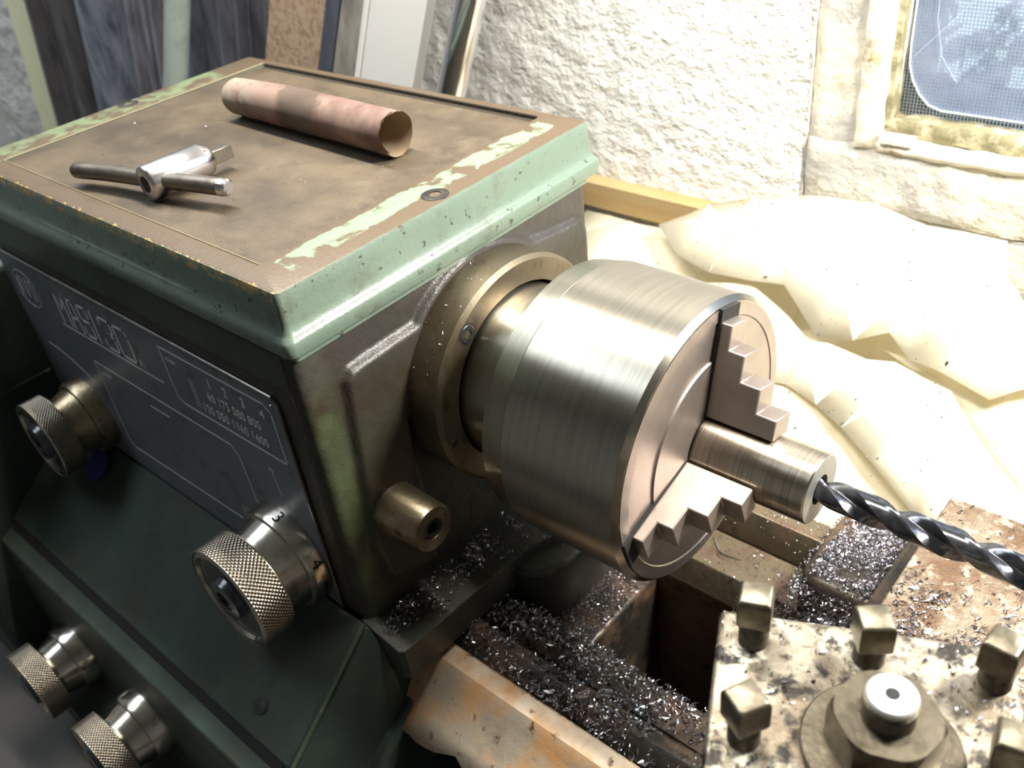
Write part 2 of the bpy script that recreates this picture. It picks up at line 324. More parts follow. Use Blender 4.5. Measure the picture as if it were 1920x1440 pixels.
# ------------------------------------------------------------------ room
WY = .50                        # plaster face of the back wall
def wallgrid(name, x0, x1, z0, z1, step, amp):
    nx, nz = int((x1 - x0) / step) + 2, int((z1 - z0) / step) + 2
    X = np.linspace(x0, x1, nx); Z = np.linspace(z0, z1, nz); vs = []; fs = []
    for z in Z:
        for x in X:
            h = noise.fractal(Vector((x * 38, 3.3, z * 44)), .8, 2.1, 3) * amp + noise.noise(Vector((x * 9, 1, z * 9))) * amp * 1.2
            vs.append((x, WY - h - .002, z))
    for j in range(nz - 1):
        for i in range(nx - 1): a = j * nx + i; fs.append((a, a + 1, a + nx + 1, a + nx))
    return vs, fs
b = MB(); b.box((-2.0, WY + .004, 0), (.0215, WY + .2, 2.45)); b.box((.0215, WY + .004, 0), (.80, WY + .2, 1.005)); b.box((.80, WY + .004, 0), (1.6, WY + .2, 2.45)); b.box((.0215, WY + .004, 1.75), (.80, WY + .2, 2.45))
wall = struct(obj('wall_back', b, M['plaster']))
vs, fs = wallgrid('g', -.62, .0205, .80, 1.62, .0065, .0022)
mm = MB(); mm.add(vs, fs); o = obj('rough_plaster', mm, M['plaster'], wall, ang=80)
vs, fs = wallgrid('g', -1.75, -.62, .70, 1.62, .009, .0050)
mm = MB(); mm.add(vs, fs); o = obj('rough_plaster', mm, M['plaster'], wall, ang=80)
mm = MB(); mm.add(*wallgrid('g', .0205, .72, .72, 1.003, .0065, .0015)); obj('rough_plaster', mm, M['concrete'], wall, ang=80)
struct(obj('floor', MB().box((-2, -2.2, -.05), (1.6, .7, 0)), M['dim']))
struct(obj('ceiling', MB().box((-2, -2.2, 2.45), (1.6, .7, 2.5)), M['room']))
struct(obj('wall_left', MB().box((-2.05, -2.2, 0), (-2, .7, 2.45)), M['room']))
struct(obj('wall_right', MB().box((1.6, -2.2, 0), (1.65, .7, 2.45)), M['room']))
struct(obj('wall_front', MB().box((-2.05, -2.25, 0), (1.65, -2.2, 2.45)), M['room']))
# window
win = bpy.data.objects.new('window_1', None); COL.objects.link(win); win.location = (.0215, WY, 1.005); BASE['window_1'] = Vector(win.location); struct(win)
def slabgrid(name, x0, x1, z0, z1, y, amp, step, m_, back=.06, seed=0):
    nx, nz = max(3, int((x1 - x0) / step)), max(3, int((z1 - z0) / step)); vs = []; fs = []
    for j in range(nz + 1):
        for i in range(nx + 1):
            x = x0 + (x1 - x0) * i / nx; z = z0 + (z1 - z0) * j / nz
            ex = (noise.noise(Vector((z * 60, seed, 1))) * .0018) if i in (0, nx) else 0
            ez = (noise.noise(Vector((x * 60, seed, 7))) * .0018) if j in (0, nz) else 0
            e = min(i, nx - i, j, nz - j); h = noise.fractal(Vector((x * 45, seed, z * 45)), .9, 2, 3) * amp
            yy = y - h + (.002 if e == 0 else 0); vs.append((x + ex, yy, z + ez))
    W_ = nx + 1
    for j in range(nz):
        for i in range(nx): a = j * W_ + i; fs.append((a, a + 1, a + W_ + 1, a + W_))
    # edge walls
    ring = [i for i in range(W_)] + [j * W_ + nx for j in range(1, nz + 1)] + [nz * W_ + i for i in range(nx - 1, -1, -1)] + [j * W_ for j in range(nz - 1, 0, -1)]
    n0 = len(vs); vs += [(vs[k][0], y + back, vs[k][2]) for k in ring]; L_ = len(ring)
    for k in range(L_): fs.append((ring[k], ring[(k + 1) % L_], n0 + (k + 1) % L_, n0 + k))
    fs.append(tuple(range(n0, n0 + L_)))
    mm = MB(); mm.add(vs, fs); return obj(name, mm, m_, win, ang=60)
slabgrid('concrete_jamb', .0225, .066, 1.05, 1.745, WY + .004, .0022, .006, M['concrete'], .1, 1)
slabgrid('sill', .0225, .80, 1.0065, 1.0585, WY + .001, .0022, .006, M['concrete'], .1, 4)
slabgrid('inner_rim', .0625, .0805, 1.0585, 1.745, WY - .001, .0012, .004, M['rim'], .1, 2)
slabgrid('inner_rim', .0805, .80, 1.0570, 1.0655, WY - .001, .0012, .004, M['rim'], .1, 6)
b = MB().box((.0825, WY - .003, 1.0655), (.1095, WY + .004, 1.0735)); obj('plaster_flake', b, M['rim'], win, .001)
slabgrid('dark_ledge', .0805, .80, 1.0650, 1.0800, WY + .012, .003, .004, M['darkledge'], .1, 8)
b = MB().box((.0805, WY + .011, 1.075), (.0850, WY + .10, 1.745)); obj('dark_groove', b, M['darkledge'], win)
obj('glass_pane', MB().box((.0810, WY + .040, 1.066), (.80, WY + .043, 1.745)), M['glass'], win)
# film: a sheet with a rounded lower-left corner
pts = [(.0885, 1.745), (.0885, 1.135), (.0895, 1.120), (.0935, 1.108), (.1000, 1.098), (.1080, 1.0905), (.1180, 1.0875), (.80, 1.0845), (.80, 1.745)]
b = MB().prism(pts, 1, WY + .0250, WY + .0256); obj('blue_film', b, M['film'], win, label if False else None)
for nm, pp, r in (('film_edge', pts[:-1], .0007), ('film_fold', [(.1085, 1.745), (.1075, 1.30), (.1035, 1.19), (.1050, 1.155), (.1120, 1.128), (.1260, 1.110)], .0003),
              ('film_fold', [(.092, 1.126), (.125, 1.165), (.150, 1.186)], .00025), ('film_fold', [(.128, 1.205), (.150, 1.186), (.195, 1.150)], .0004),
              ('plastic_bead', [(.0855, 1.745), (.0850, 1.16), (.0835, 1.082)], .0012)):
    b = MB().tube([(x, WY + .0235, z) for x, z in pp], r * (.6 if nm == 'film_fold' else 1), 6); obj(nm, b, M['crease' if nm == 'film_fold' else 'glue'], win)
# fly screen behind the film
b = MB(); X = np.arange(.084, .62, .0026); Z = np.arange(1.072, 1.52, .0026)
for x in X: b.box((x, WY + .0295, 1.07), (x + .0008, WY + .0301, 1.52))
for z in Z: b.box((.084, WY + .0301, z), (.62, WY + .0307, z + .0008))
o = obj('fly_screen', b, M['wire'], win); o['kind'] = 'stuff'
# outside
struct(obj('floor_outside', MB().box((-6, .75, -.1), (8, 12, 0)), M['ground']))
b = MB()
for i in range(16000):
    x = random.uniform(-1.7, 1.2); y = random.uniform(1.5, 1.9); z = random.uniform(0, 1.5)
    if noise.noise(Vector((x * 15, .5, z * 15))) > .24: continue
    a = Vector((random.gauss(0, 1), random.gauss(0, 1), random.gauss(0, 1))).normalized(); c_ = a.orthogonal(); c_.normalize(); d_ = a.cross(c_); s_ = random.uniform(.015, .034)
    p = Vector((x, y, z)); b.add([p - c_ * s_, p + d_ * s_ * .5, p + c_ * s_, p - d_ * s_ * .5], [(0, 1, 2, 3)])
tag(obj('hedge', b, M['leaf']), 'dark green leafy hedge outside the window with daylight shining through gaps', 'hedge', kind='stuff')
# batten on the wall
b = MB().box((-.60, WY - .022, .9590), (.10, WY - .0035, .9857)); tag(obj('wooden_batten', b, M['wood'], None, .001), 'ochre wooden batten along the foot of the white plaster wall', 'batten')

# ------------------------------------------------------------------ bench and lathe stand
t = thing('workbench', 'dark workbench carrying the lathe, under it at the bottom left', 'workbench', (0, .05, 0))
obj('bench_top', MB().box((-1.2, -.36, .655), (1.2, .268, .70)), M['bench'], t, .002)
for x in (-1.15, 1.07):
    for y in (-.32, .18): obj('leg', MB().box((x, y, 0), (x + .07, y + .07, .656)), M['bench'], t, .003)

# ------------------------------------------------------------------ stock leaning on the wall behind the headstock
def lean(x, y, dx, dy, z0=0.0, z1=None):
    f = lambda z: Vector((x + dx * (z - 1.1), y + dy * (z - 1.1), z))
    if z1 is None: z1 = min(1.9, 1.1 + (WY - .05 - y) / max(dy, .03))
    return f(z0), f(z1)
def bar_on(name, label, cat, x, y, dx, dy, shape, m_, hollow=False, group=None):
    a, c = lean(x, y, dx, dy)
    ax = (c - a).normalized(); side = Vector((1, 0, 0)); side = (side - ax * side.dot(ax)).normalized(); fr = side.cross(ax).normalized()
    if fr.y > 0: fr = -fr
    if isinstance(shape, float):
        L_ = (c - a).length; t_ = shape * .14
        a = a + Vector((0, 0, shape * .3))
        pr_ = [(0, shape - t_), (0, shape), (L_, shape), (L_, shape - t_)]
        b_ = MB().lathe(pr_ + [pr_[0]], a, ax, 40, False)
    else:
        b_ = MB(); poly = shape; L0 = [a + side * p + fr * q for p, q in poly]; L1 = [c + side * p + fr * q for p, q in poly]; b_.rings([L0, L1])
    o = obj(name, b_, m_, None, 0 if isinstance(shape, float) else .0008)
    return tag(o, label, cat, group)
rect = lambda w_, t_: [(-w_ / 2, -t_ / 2), (w_ / 2, -t_ / 2), (w_ / 2, t_ / 2), (-w_ / 2, t_ / 2)]
G = 'lengths of stock leaning on the wall behind the lathe'
bar_on('cream_board', 'pale cream board leaning at the far left beside the bare plaster', 'board', -1.277, 0.440, .16, 0.052, rect(.078, .012), mat('cream_paint', (.80, .78, .52), .6, 0, [dict(s=30, lo=.6, hi=.75, c=(.35, .32, .2))]), group=G)
bar_on('steel_angle', 'dark grey angle bar right beside the cream board', 'steel bar', -1.162, 0.440, .20, 0.052, [(-.026, -.004), (.026, -.004), (.026, .004), (-.018, .004), (-.018, .03), (-.026, .03)], stock('dark_angle', (.13, .125, .13)), group=G)
bar_on('steel_tube', 'dark brownish steel tube between the angle bar and the broad blue-grey tube', 'tube', -1.087, 0.440, .212, 0.052, .026, stock('dark_tube', (.10, .095, .10)), group=G)
bar_on('steel_tube', 'broadest blue-grey steel tube of those leaning behind the lathe', 'tube', -.982, 0.430, .22, 0.052, .035, stock('bluegrey_tube', (.20, .22, .27), .4, .6, (.08, .095, .15)), group=G)
bar_on('steel_channel', 'dark ribbed steel channel left of the pale green pipe', 'steel bar', -.882, 0.440, .23, 0.052, [(-.034, -.003), (.034, -.003), (.034, .016), (.028, .016), (.028, .004), (.006, .004), (.006, .010), (-.002, .010), (-.002, .004), (-.028, .004), (-.028, .016), (-.034, .016)], stock('grey_channel', (.19, .19, .22)), group=G)
bar_on('green_pipe', 'slim pale green painted pipe leaning among dark stock', 'pipe', -0.701, 0.370, 0.311, .2, .0145, mat('pale_green_paint', (.25, .30, .27), .5, 0, [dict(s=60, lo=.5, hi=.66, c=(.20, .24, .22))]), group=G)
bar_on('steel_tube', 'blue-black steel tube just right of the pale green pipe', 'tube', -.765, 0.440, .24, 0.052, .020, stock('black_tube', (.13, .14, .18)), group=G)
bar_on('steel_flat', 'narrow dark flat bar second right of the pale green pipe', 'steel bar', -.728, 0.440, .24, 0.052, rect(.030, .012), stock('dark_flat', (.11, .11, .13)), group=G)
bar_on('steel_tube', 'dark tube midway between the pale green pipe and the rusty flat bar', 'tube', -.680, 0.440, .25, 0.052, .021, stock('dark_tube_b', (.12, .12, .145)), group=G)
bar_on('steel_angle', 'dark angle bar touching the left edge of the rusty flat bar', 'steel bar', -.638, 0.440, .27, 0.052, [(-.018, -.003), (.018, -.003), (.018, .003), (-.012, .003), (-.012, .02), (-.018, .02)], stock('dark_angle_b', (.10, .10, .12)), group=G)
bar_on('rusty_flat_bar', 'wide rust brown flat bar leaning behind the lathe lid', 'steel bar', -.498, 0.385, .317, 0.2, rect(.086, .010), mat('brown_rust', (.30, .215, .145), .75, .1, [dict(s=160, lo=.45, hi=.6, c=(.19, .13, .085)), dict(s=50, lo=.55, hi=.75, c=(.30, .20, .13))], bump=[dict(s=300, h=.001, st=.6)]), group=G)
bar_on('steel_tube', 'very dark narrow tube just right of the rusty flat bar', 'tube', -.440, 0.385, .30, 0.2, .010, stock('very_dark_tube', (.05, .055, .075)), group=G)
bar_on('steel_flat', 'grey flat bar touching the left side of the white board', 'steel bar', -.413, 0.385, .31, 0.2, rect(.030, .010), stock('grey_flat', (.22, .20, .18)), group=G)
wb = [(-.040, -.006), (.040, -.006), (.040, .006), (-.030, .006), (-.030, .003), (-.033, .003), (-.033, .006), (-.040, .006)]
bar_on('white_board', 'light grey moulded board leaning against the white plaster', 'board', -.353, 0.385, .29, 0.2, wb, mat('white_pvc', (.50, .49, .48), .45, 0, [dict(s=200, lo=.72, hi=.74, c=(.3, .3, .3))]), group=G)
bar_on('chrome_tube', 'shiny chrome tube leaning on the plaster, rightmost of the leaning stock', 'tube', -.264, 0.385, .31, 0.2, .0135, mat('chrome', (.78, .78, .82), .1, 1), group=G)

# ------------------------------------------------------------------ headstock
hs = thing('headstock', 'green lathe headstock with worn brown-topped lid and blue maker plate', 'lathe headstock', (-.18, .12, .895))
X0, X1, Y1 = -.354, 0.0, .2422
b = MB(); rr = []
for z, off, r in ((1.1195, -.002, .003), (1.1243, -.002, .003), (1.1250, .0020, .004), (1.1262, .0040, .005), (1.1290, .0046, .005), (1.1335, .0046, .005), (1.1350, .0040, .005), (1.1362, .0026, .0045), (1.1380, .0012, .004), (1.1420, .0004, .0035), (1.1520, .0, .003), (1.1572, -.0003, .003), (1.1592, -.0010, .003), (1.1600, -.0026, .003)):
    rr.append(rrect(X0 - off, X1 + off, -off, Y1 + off, z, r, 8))
b.rings(rr, True, False)
inner = rrect(-.3225, -.0320, .0147, .2335, 1.1600, .004, 8); inner2 = [(x, y, 1.1566) for x, y, z in inner]
b2 = MB().rings([rr[-1], inner, inner2], False, True)
o = len(b.v); b.add(b2.v, b2.f)
bm = bmesh.new(); vv = [bm.verts.new(v) for v in b.v]
for f in b.f:
    try: bm.faces.new([vv[i] for i in f])
    except ValueError: pass
bmesh.ops.remove_doubles(bm, verts=bm.verts, dist=1e-5)
me = bpy.data.meshes.new('lid'); bmesh.ops.recalc_face_normals(bm, faces=bm.faces); bm.to_mesh(me); bm.free(); me.materials.append(M['lid'])
me.polygons.foreach_set('use_smooth', [True] * len(me.polygons)); me.set_sharp_from_angle(angle=math.radians(40))
lid = bpy.data.objects.new('lid', me); COL.objects.link(lid); child(lid, hs); BASE['lid'] = Vector((0, 0, 0))
def sub(o, p):   # sub-part of a part that itself sits at world coords
    o.parent = p; o.matrix_parent_inverse = Matrix.Identity(4); return o
def part(name, mb, m_, p, **k): o = obj(name, mb, m_, None, **k); return sub(o, p)
mt_ = MB().rings([rrect(-.3215, -.0330, .0157, .2260, 1.1567, .004), rrect(-.3215, -.0330, .0157, .2260, 1.1588, .004), rrect(-.3205, -.0340, .0167, .2250, 1.1592, .004)])
part('rubber_mat', mt_, M['rubber'], lid)
part('edge_bead', MB().tube([(-.3222, .2330, 1.1601), (-.3222, .0150, 1.1601), (-.0322, .0150, 1.1601)], .0005, 6), mat('worn_rib', (.24, .19, .11), .5), lid)
part('groove_shade', MB().box((-.322, .2326, 1.1566), (-.034, .2337, 1.1597)), M['grooveshade'], lid)  # dark linings, here and below, paint the shade in the gap behind the mat
part('groove_shade', MB().box((-.321, .2265, 1.1566), (-.036, .2332, 1.1576)), M['grooveshade'], lid)
def sockcap(center, axis, r, parent, subpart=True, h=.002, hexr=.5, m_=None):
    c = Vector(center); ax = Vector(axis).normalized()
    u = ax.orthogonal().normalized(); w_ = ax.cross(u)
    n = 36; o_ = [[c + ax * t_ + (u * math.cos(2 * PI * i / n) + w_ * math.sin(2 * PI * i / n)) * rr_ for i in range(n)] for t_, rr_ in ((-.004, r * .93), (0, r), (h * .7, r), (h, r * .9))]
    def hexp(i, rad):
        a = 2 * PI * i / n; k = PI / 6; aa = (a % (PI / 3)) - k; return rad * math.cos(k) / math.cos(aa)
    o_ += [[c + ax * t_ + (u * math.cos(2 * PI * i / n) + w_ * math.sin(2 * PI * i / n)) * hexp(i, r * hexr * 1.1) for i in range(n)] for t_ in (h, h - r * .7)]
    mb = MB().rings(o_)
    ob = obj('socket_screw', mb, m_ or M['black'], None, ang=30)
    if subpart: sub(ob, parent)
    else: child(ob, parent)
    return ob
for (x, y) in ((-.0100, .1165), (-.3445, .1225)):
    part('counterbore', MB().lathe([(-.003, .0079), (.0001, .0079), (.0003, .0073), (.0003, .0072), (-.003, .0072)], (x, y, 1.1600), (0, 0, 1), 40, False), M['grooveshade'], lid)
    sockcap((x, y, 1.1597), (0, 0, 1), .0070, lid, h=.0008)
# casting body
b = MB().prism([(0.0, .925), (0.0, 1.121), (.2402, 1.121), (.2402, .90), (.02, .90)], 0, -.365, -.0125)
body = obj('casting', b, M['casting'], hs, .002); BASE['casting'] = Vector((0, 0, 0))
# end face with pocket as a height field
def smooth(a, b_, x): t_ = min(1, max(0, (x - a) / (b_ - a))); return t_ * t_ * (3 - 2 * t_)
pk = [(.0245, 1.094), (.030, 1.0995), (.045, 1.1008), (.080, 1.1012), (.100, 1.1035), (.116, 1.112), (.133, 1.117), (.155, 1.116), (.172, 1.109), (.180, 1.1065), (.205, 1.1025), (.226, 1.1005), (.233, 1.0975), (.236, 1.090), (.236, .95), (.22, .935), (.06, .93), (.020, .945), (.0150, .975), (.0190, 1.03)]
def sdpoly(px, py, poly):
    d = 1e9; ins = False; n = len(poly); j = n - 1
    for i in range(n):
        ax_, ay_ = poly[i]; bx, by = poly[j]; ex, ey = bx - ax_, by - ay_; wx, wy = px - ax_, py - ay_
        t_ = max(0, min(1, (wx * ex + wy * ey) / (ex * ex + ey * ey))); dd = (wx - ex * t_) ** 2 + (wy - ey * t_) ** 2
        if dd < d: d = dd
        if (ay_ > py) != (by > py) and px < (bx - ax_) * (py - ay_) / (by - ay_) + ax_: ins = not ins
        j = i
    return math.sqrt(d) * (1 if ins else -1)
ny, nz = 150, 128; vs = []; fs = []
for j in range(nz + 1):
    z = .918 + (1.1205 - .918) * j / nz
    for i in range(ny + 1):
        y = 0.0 + .2402 * i / ny
        d = sdpoly(y, z, pk); up = smooth(-.0005, .0042, d)
        rb = math.hypot(y - AY, z - AZ)
        if z < AZ + .01 and rb < .5: up *= 1 - smooth(.0585, .0612, y) * (1 - smooth(.2050, .2080, y)) * smooth(AZ + .01, AZ, z)
        h = -.0050 + .0050 * up
        if y < .007: h -= .007 - math.sqrt(max(0, .007 ** 2 - (.007 - y) ** 2))
        if y > .2362: h -= .004 - math.sqrt(max(0, .004 ** 2 - (y - .2362) ** 2))
        h = max(h, -.0005 - .0045 * smooth(.0735, .0765, rb)) if rb < .08 and z > AZ else h
        h += noise.fractal(Vector((y * 120, z * 120, 5)), .9, 2, 3) * .00022
        vs.append((h, y, z))
for j in range(nz):
    for i in range(ny): a = j * (ny + 1) + i; fs.append((a, a + 1, a + ny + 2, a + ny + 1))
mb = MB(); mb.add(vs, fs); part('end_face', mb, M['casting'], body, ang=80)
# foot
b = MB(); prof = [(-.010, -.0015), (.0235, -.0025), (.0262, .0), (.0275, .020), (.0290, .060), (.0305, .090), (.034, .112), (.040, .128), (.047, .145), (.054, .165), (.060, .20), (.060, .236), (-.010, .236)]
top = [(x, y, .9255 - .006 * smooth(0, .03, x)) for x, y in prof]; bot = [(x, y, .8945) for x, y in prof]
b.rings([bot, top]); foot = obj('foot', b, M['foot'], hs, .0007); BASE['foot'] = Vector((0, 0, 0))
b = MB().prism([(.012, .094), (.040, .094), (.052, .104), (.058, .12), (.058, .18), (.012, .18)], 2, .862, .912); obj('foot_boss', b, M['foot'], hs, .004, 3)
# bearing flange
prof = [(-.003, .0715), (.0215, .0715), (.0242, .0692), (.0242, .0560), (.0160, .0556)]
fl = obj('bearing_flange', MB().lathe(prof, (0, AY, AZ), (1, 0, 0), 128, False), M['flange'], hs, ang=25); BASE['bearing_flange'] = Vector((0, 0, 0))
for ang in (130, 10, 250):
    a = math.radians(ang); y, z = AY + .0628 * math.cos(a), AZ + .0628 * math.sin(a)
    part('counterbore', MB().lathe([(0, .0063), (.0002, .0066), (.0002, .0057), (0, .0057)], (.0242, y, z), (1, 0, 0), 32, False), M['hole'], fl)
    sockcap((.0236, y, z), (1, 0, 0), .0056, fl, h=.0012)
part('dowel_hole', MB().lathe([(0, .0028), (.0006, .0024)], (.0240, .0700, 1.0330), (1, 0, 0), 24), M['hole'], fl)
# round plunger at the end face
ps = obj('plunger_sleeve', MB().lathe([(-.008, .0170), (.0010, .0166), (.0300, .0150), (.0325, .0138), (.0325, .0070), (.026, .0060)], (0, .0360, .9960), (1, .0, .03), 48), M['knobold'], hs, ang=30)
BASE['plunger_sleeve'] = Vector((0, 0, 0)); sockcap((.0300, .0360, .9970), (1, 0, 0), .0068, ps, h=.0015, hexr=.6)
# name plate
plate = obj('name_plate', MB().prism([(-.372, .9105), (-.0290, .9185), (-.0275, .923), (-.0285, 1.0840), (-.0320, 1.0880), (-.372, 1.0900)], 1, -.0012, .001), M['plate'], hs); BASE['name_plate'] = Vector((0, 0, 0))
part('plate_rim', MB().tube([(-.372, -.0012, 1.0900), (-.0325, -.0012, 1.0880), (-.0290, -.0012, 1.0845), (-.0275, -.0012, .9195)], .0011, 8), M['platerim'], plate)
RX = Matrix.Rotation(PI / 2, 3, 'X')
def ptext(body, x, z, size, sx=1, sp=1): return sub(text('lettering', body, size, Vector((x, -.0013, z)), RX, M['ink'], plate, .00012, sx, sp), plate)
def pline(pp, w_=.0008, m_='ink', closed=False):
    if closed: pp = pp + [pp[0]]
    bb = MB()
    for (x0, z0), (x1, z1) in zip(pp[:-1], pp[1:]):
        d = Vector((x1 - x0, z1 - z0)).normalized() * w_ / 2; n_ = Vector((-d.y, d.x))
        c = [(x0 - d.x + n_.x, z0 - d.y + n_.y), (x1 + d.x + n_.x, z1 + d.y + n_.y), (x1 + d.x - n_.x, z1 + d.y - n_.y), (x0 - d.x - n_.x, z0 - d.y - n_.y)]
        bb.prism(c, 1, -.00135, -.0011)
    return part('plate_line', bb, M[m_], plate)
# squared outline letters of the type mark, drawn as strokes
def strokes(x, segs, w_, z0=1.0503, h=.0245):
    for sg in segs: pline([(x + u * w_, z0 + v * h) for u, v in sg], .0019)
cw = .0128
strokes(-.2935, [[(0, 0), (0, 1), (.5, .45), (1, 1), (1, 0)]], cw)
strokes(-.2765, [[(0, 0), (.25, 1), (.75, 1), (1, 0)], [(.15, .4), (.85, .4)]], cw)
strokes(-.2590, [[(1, .72), (.9, 1), (0, 1), (0, .52), (1, .52), (1, 0), (0, 0), (0, .25)]], cw)
strokes(-.2400, [[(0, 0), (0, 1)]], cw)
strokes(-.2300, [[(0, .78), (0, 1), (1, 1), (1, .56), (.5, .52), (1, .46), (1, 0), (0, 0), (0, .22)]], cw * 1.2)
strokes(-.2100, [[(0, 0), (0, 1), (.8, 1), (1, .8), (1, 0), (0, 0)]], cw * 1.3)
ptext('A', -.1895, 1.0500, .009)
pline([(-.2994, 1.0463), (-.164, 1.0464)], .0009)
# round emblem
pts = [(-.3429 + .0195 * math.cos(2 * PI * i / 40), 1.0625 + .0150 * math.sin(2 * PI * i / 40)) for i in range(41)]
pline(pts, .0014)
for sg in ([(-.356, 1.054), (-.356, 1.072)], [(-.356, 1.072), (-.351, 1.054)], [(-.351, 1.054), (-.351, 1.072)], [(-.347, 1.072), (-.343, 1.054), (-.339, 1.072)], [(-.335, 1.054), (-.335, 1.071)], [(-.335, 1.071), (-.330, 1.071), (-.330, 1.056)]): pline(sg, .0013)
pline([(-.1509, 1.0790), (-.0440, 1.0790), (-.0383, 1.0745), (-.0385, 1.0380), (-.1450, 1.0380), (-.1500, 1.0420)], .0010, closed=True)
for s_, x in (('1', -.1030), ('2', -.0865), ('3', -.0690), ('4', -.0510)): ptext(s_, x, 1.0668, .0100)
ptext('60 175 580 800', -.1080, 1.0555, .0092, .92)
ptext('120 350 1160 1600', -.1190, 1.0435, .0090, .95)
for x in (-.1255, -.1235, -.1215): pline([(x, 1.0440), (x, 1.0640)], .0004)
ptext('n/min', -.1470, 1.0700, .0052)
pline([(-.2709, 1.0240), (-.1010, 1.0240), (-.0950, 1.0180), (-.0925, .9700), (-.1000, .9500), (-.2640, .9460), (-.2705, .952)], .0009, closed=True)
pline([(-.2007, 1.0122), (-.1776, 1.0124)], .0008)
pline([(-.2640, 1.0160), (-.2520, 1.0160)], .0006); pline([(-.0603, 1.0263), (-.0575, 1.0050)], .0008); pline([(-.0625, 1.0220), (-.0603, 1.0265), (-.0585, 1.0225)], .0006)
pline([(-.350 + .012 * i, 1.0125 - .0006 * i * i) for i in range(6)], .0007)
for i in range(7): pline([(-.1180 + i * .0030, .9560), (-.1170 + i * .0030, .9660)], .0004)
part('plate_rivet', MB().lathe([(0, .0018), (.0008, .0014)], (-.0355, -.0012, 1.0805), (0, -1, 0), 16), M['platerim'], plate)
# gear guard at the left end
b = MB().prism([(-.130, .70), (-.130, 1.02), (-.115, 1.045), (-.045, 1.068), (.24, 1.082), (.24, .70)], 0, -.62, -.3860); gd = obj('end_guard', b, M['darkgreen'], hs, .006, 3)
b = MB().box((-.3861, -.135, .972), (-.3853, .0, .9735)); obj('guard_seam', b, M['edge'], hs)
# overhang of the front edge above the plate
obj('front_ledge', MB().box((-.40, -.0008, 1.098), (-.012, .002, 1.1215)), M['darkgreen'], hs, .0008)

# ------------------------------------------------------------------ feed gearbox below
gb = thing('feed_gearbox', 'dark green feed gearbox with sloping top under the headstock', 'gearbox', (-.2, 0, .70))
sec = [(.03, .70), (.03, .893), (-.0008, .900), (-.0022, .9265), (-.0790, .8680), (-.0800, .8640), (-.0835, .8610), (-.0955, .8545), (-.0965, .850), (-.0965, .745), (-.110, .738), (-.128, .730), (-.128, .70)]
sec2 = [(min(.03, y * .86 + .0), z - .006 if z > .71 else z) for y, z in sec]
b = MB(); rr = [[(-.385, y, z) for y, z in sec], [(-.010, y, z) for y, z in sec], [(-.002, y * .97, z - .002 if z > .71 else z) for y, z in sec], [(.006, y * .80 if y < 0 else y, z - .010 if z > .71 else z) for y, z in sec], [(.0120, y * .30 if y < 0 else y, z - .04 if z > .71 else z) for y, z in sec]]
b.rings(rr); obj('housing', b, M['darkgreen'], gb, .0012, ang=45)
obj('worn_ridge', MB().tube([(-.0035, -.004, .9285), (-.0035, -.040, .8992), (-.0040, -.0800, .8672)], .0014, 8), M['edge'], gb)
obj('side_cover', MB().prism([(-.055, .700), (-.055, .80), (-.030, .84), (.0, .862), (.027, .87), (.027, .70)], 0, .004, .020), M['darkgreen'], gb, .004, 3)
obj('oil_plug', MB().lathe([(-.001, .0058), (.0010, .0055), (.0012, .0040)], (-.0481, -.0648, .8790), (0, -.62, .785), 24), M['black'], gb)
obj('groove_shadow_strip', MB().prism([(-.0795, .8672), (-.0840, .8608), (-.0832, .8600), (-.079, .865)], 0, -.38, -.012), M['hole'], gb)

# ------------------------------------------------------------------ knurled knobs (axis -Y)
KN = {}
def knurl_mesh(R, T):
    nt_, nr = 76 * 8, 72; vs = []; fs = []; va = []
    for j in range(nr + 1):
        t_ = j / nr * T; e = min(j, nr - j)
        for i in range(nt_):
            a = 2 * PI * i / nt_; k = 76
            c_ = .5 * (math.cos(k * a + 2 * PI * t_ / .0028) + math.cos(k * a - 2 * PI * t_ / .0028)); h = 0 if e < 2 else .00030 * (c_ - 1); va.append(0 if e < 2 else min(1, max(0, .75 - c_ * 1.3)))
            if e < 2: h = -.0006 if e == 0 else 0
            vs.append(((R + h) * math.cos(a), -t_, (R + h) * math.sin(a)))
    for j in range(nr):
        for i in range(nt_):
            k = (i + 1) % nt_; fs.append((j * nt_ + i, j * nt_ + k, (j + 1) * nt_ + k, (j + 1) * nt_ + i))
    me = mesh('knurled_rim', vs, fs, M['knurl'], 180); at_ = me.attributes.new('valley', 'FLOAT', 'POINT'); at_.data.foreach_set('value', va); return me
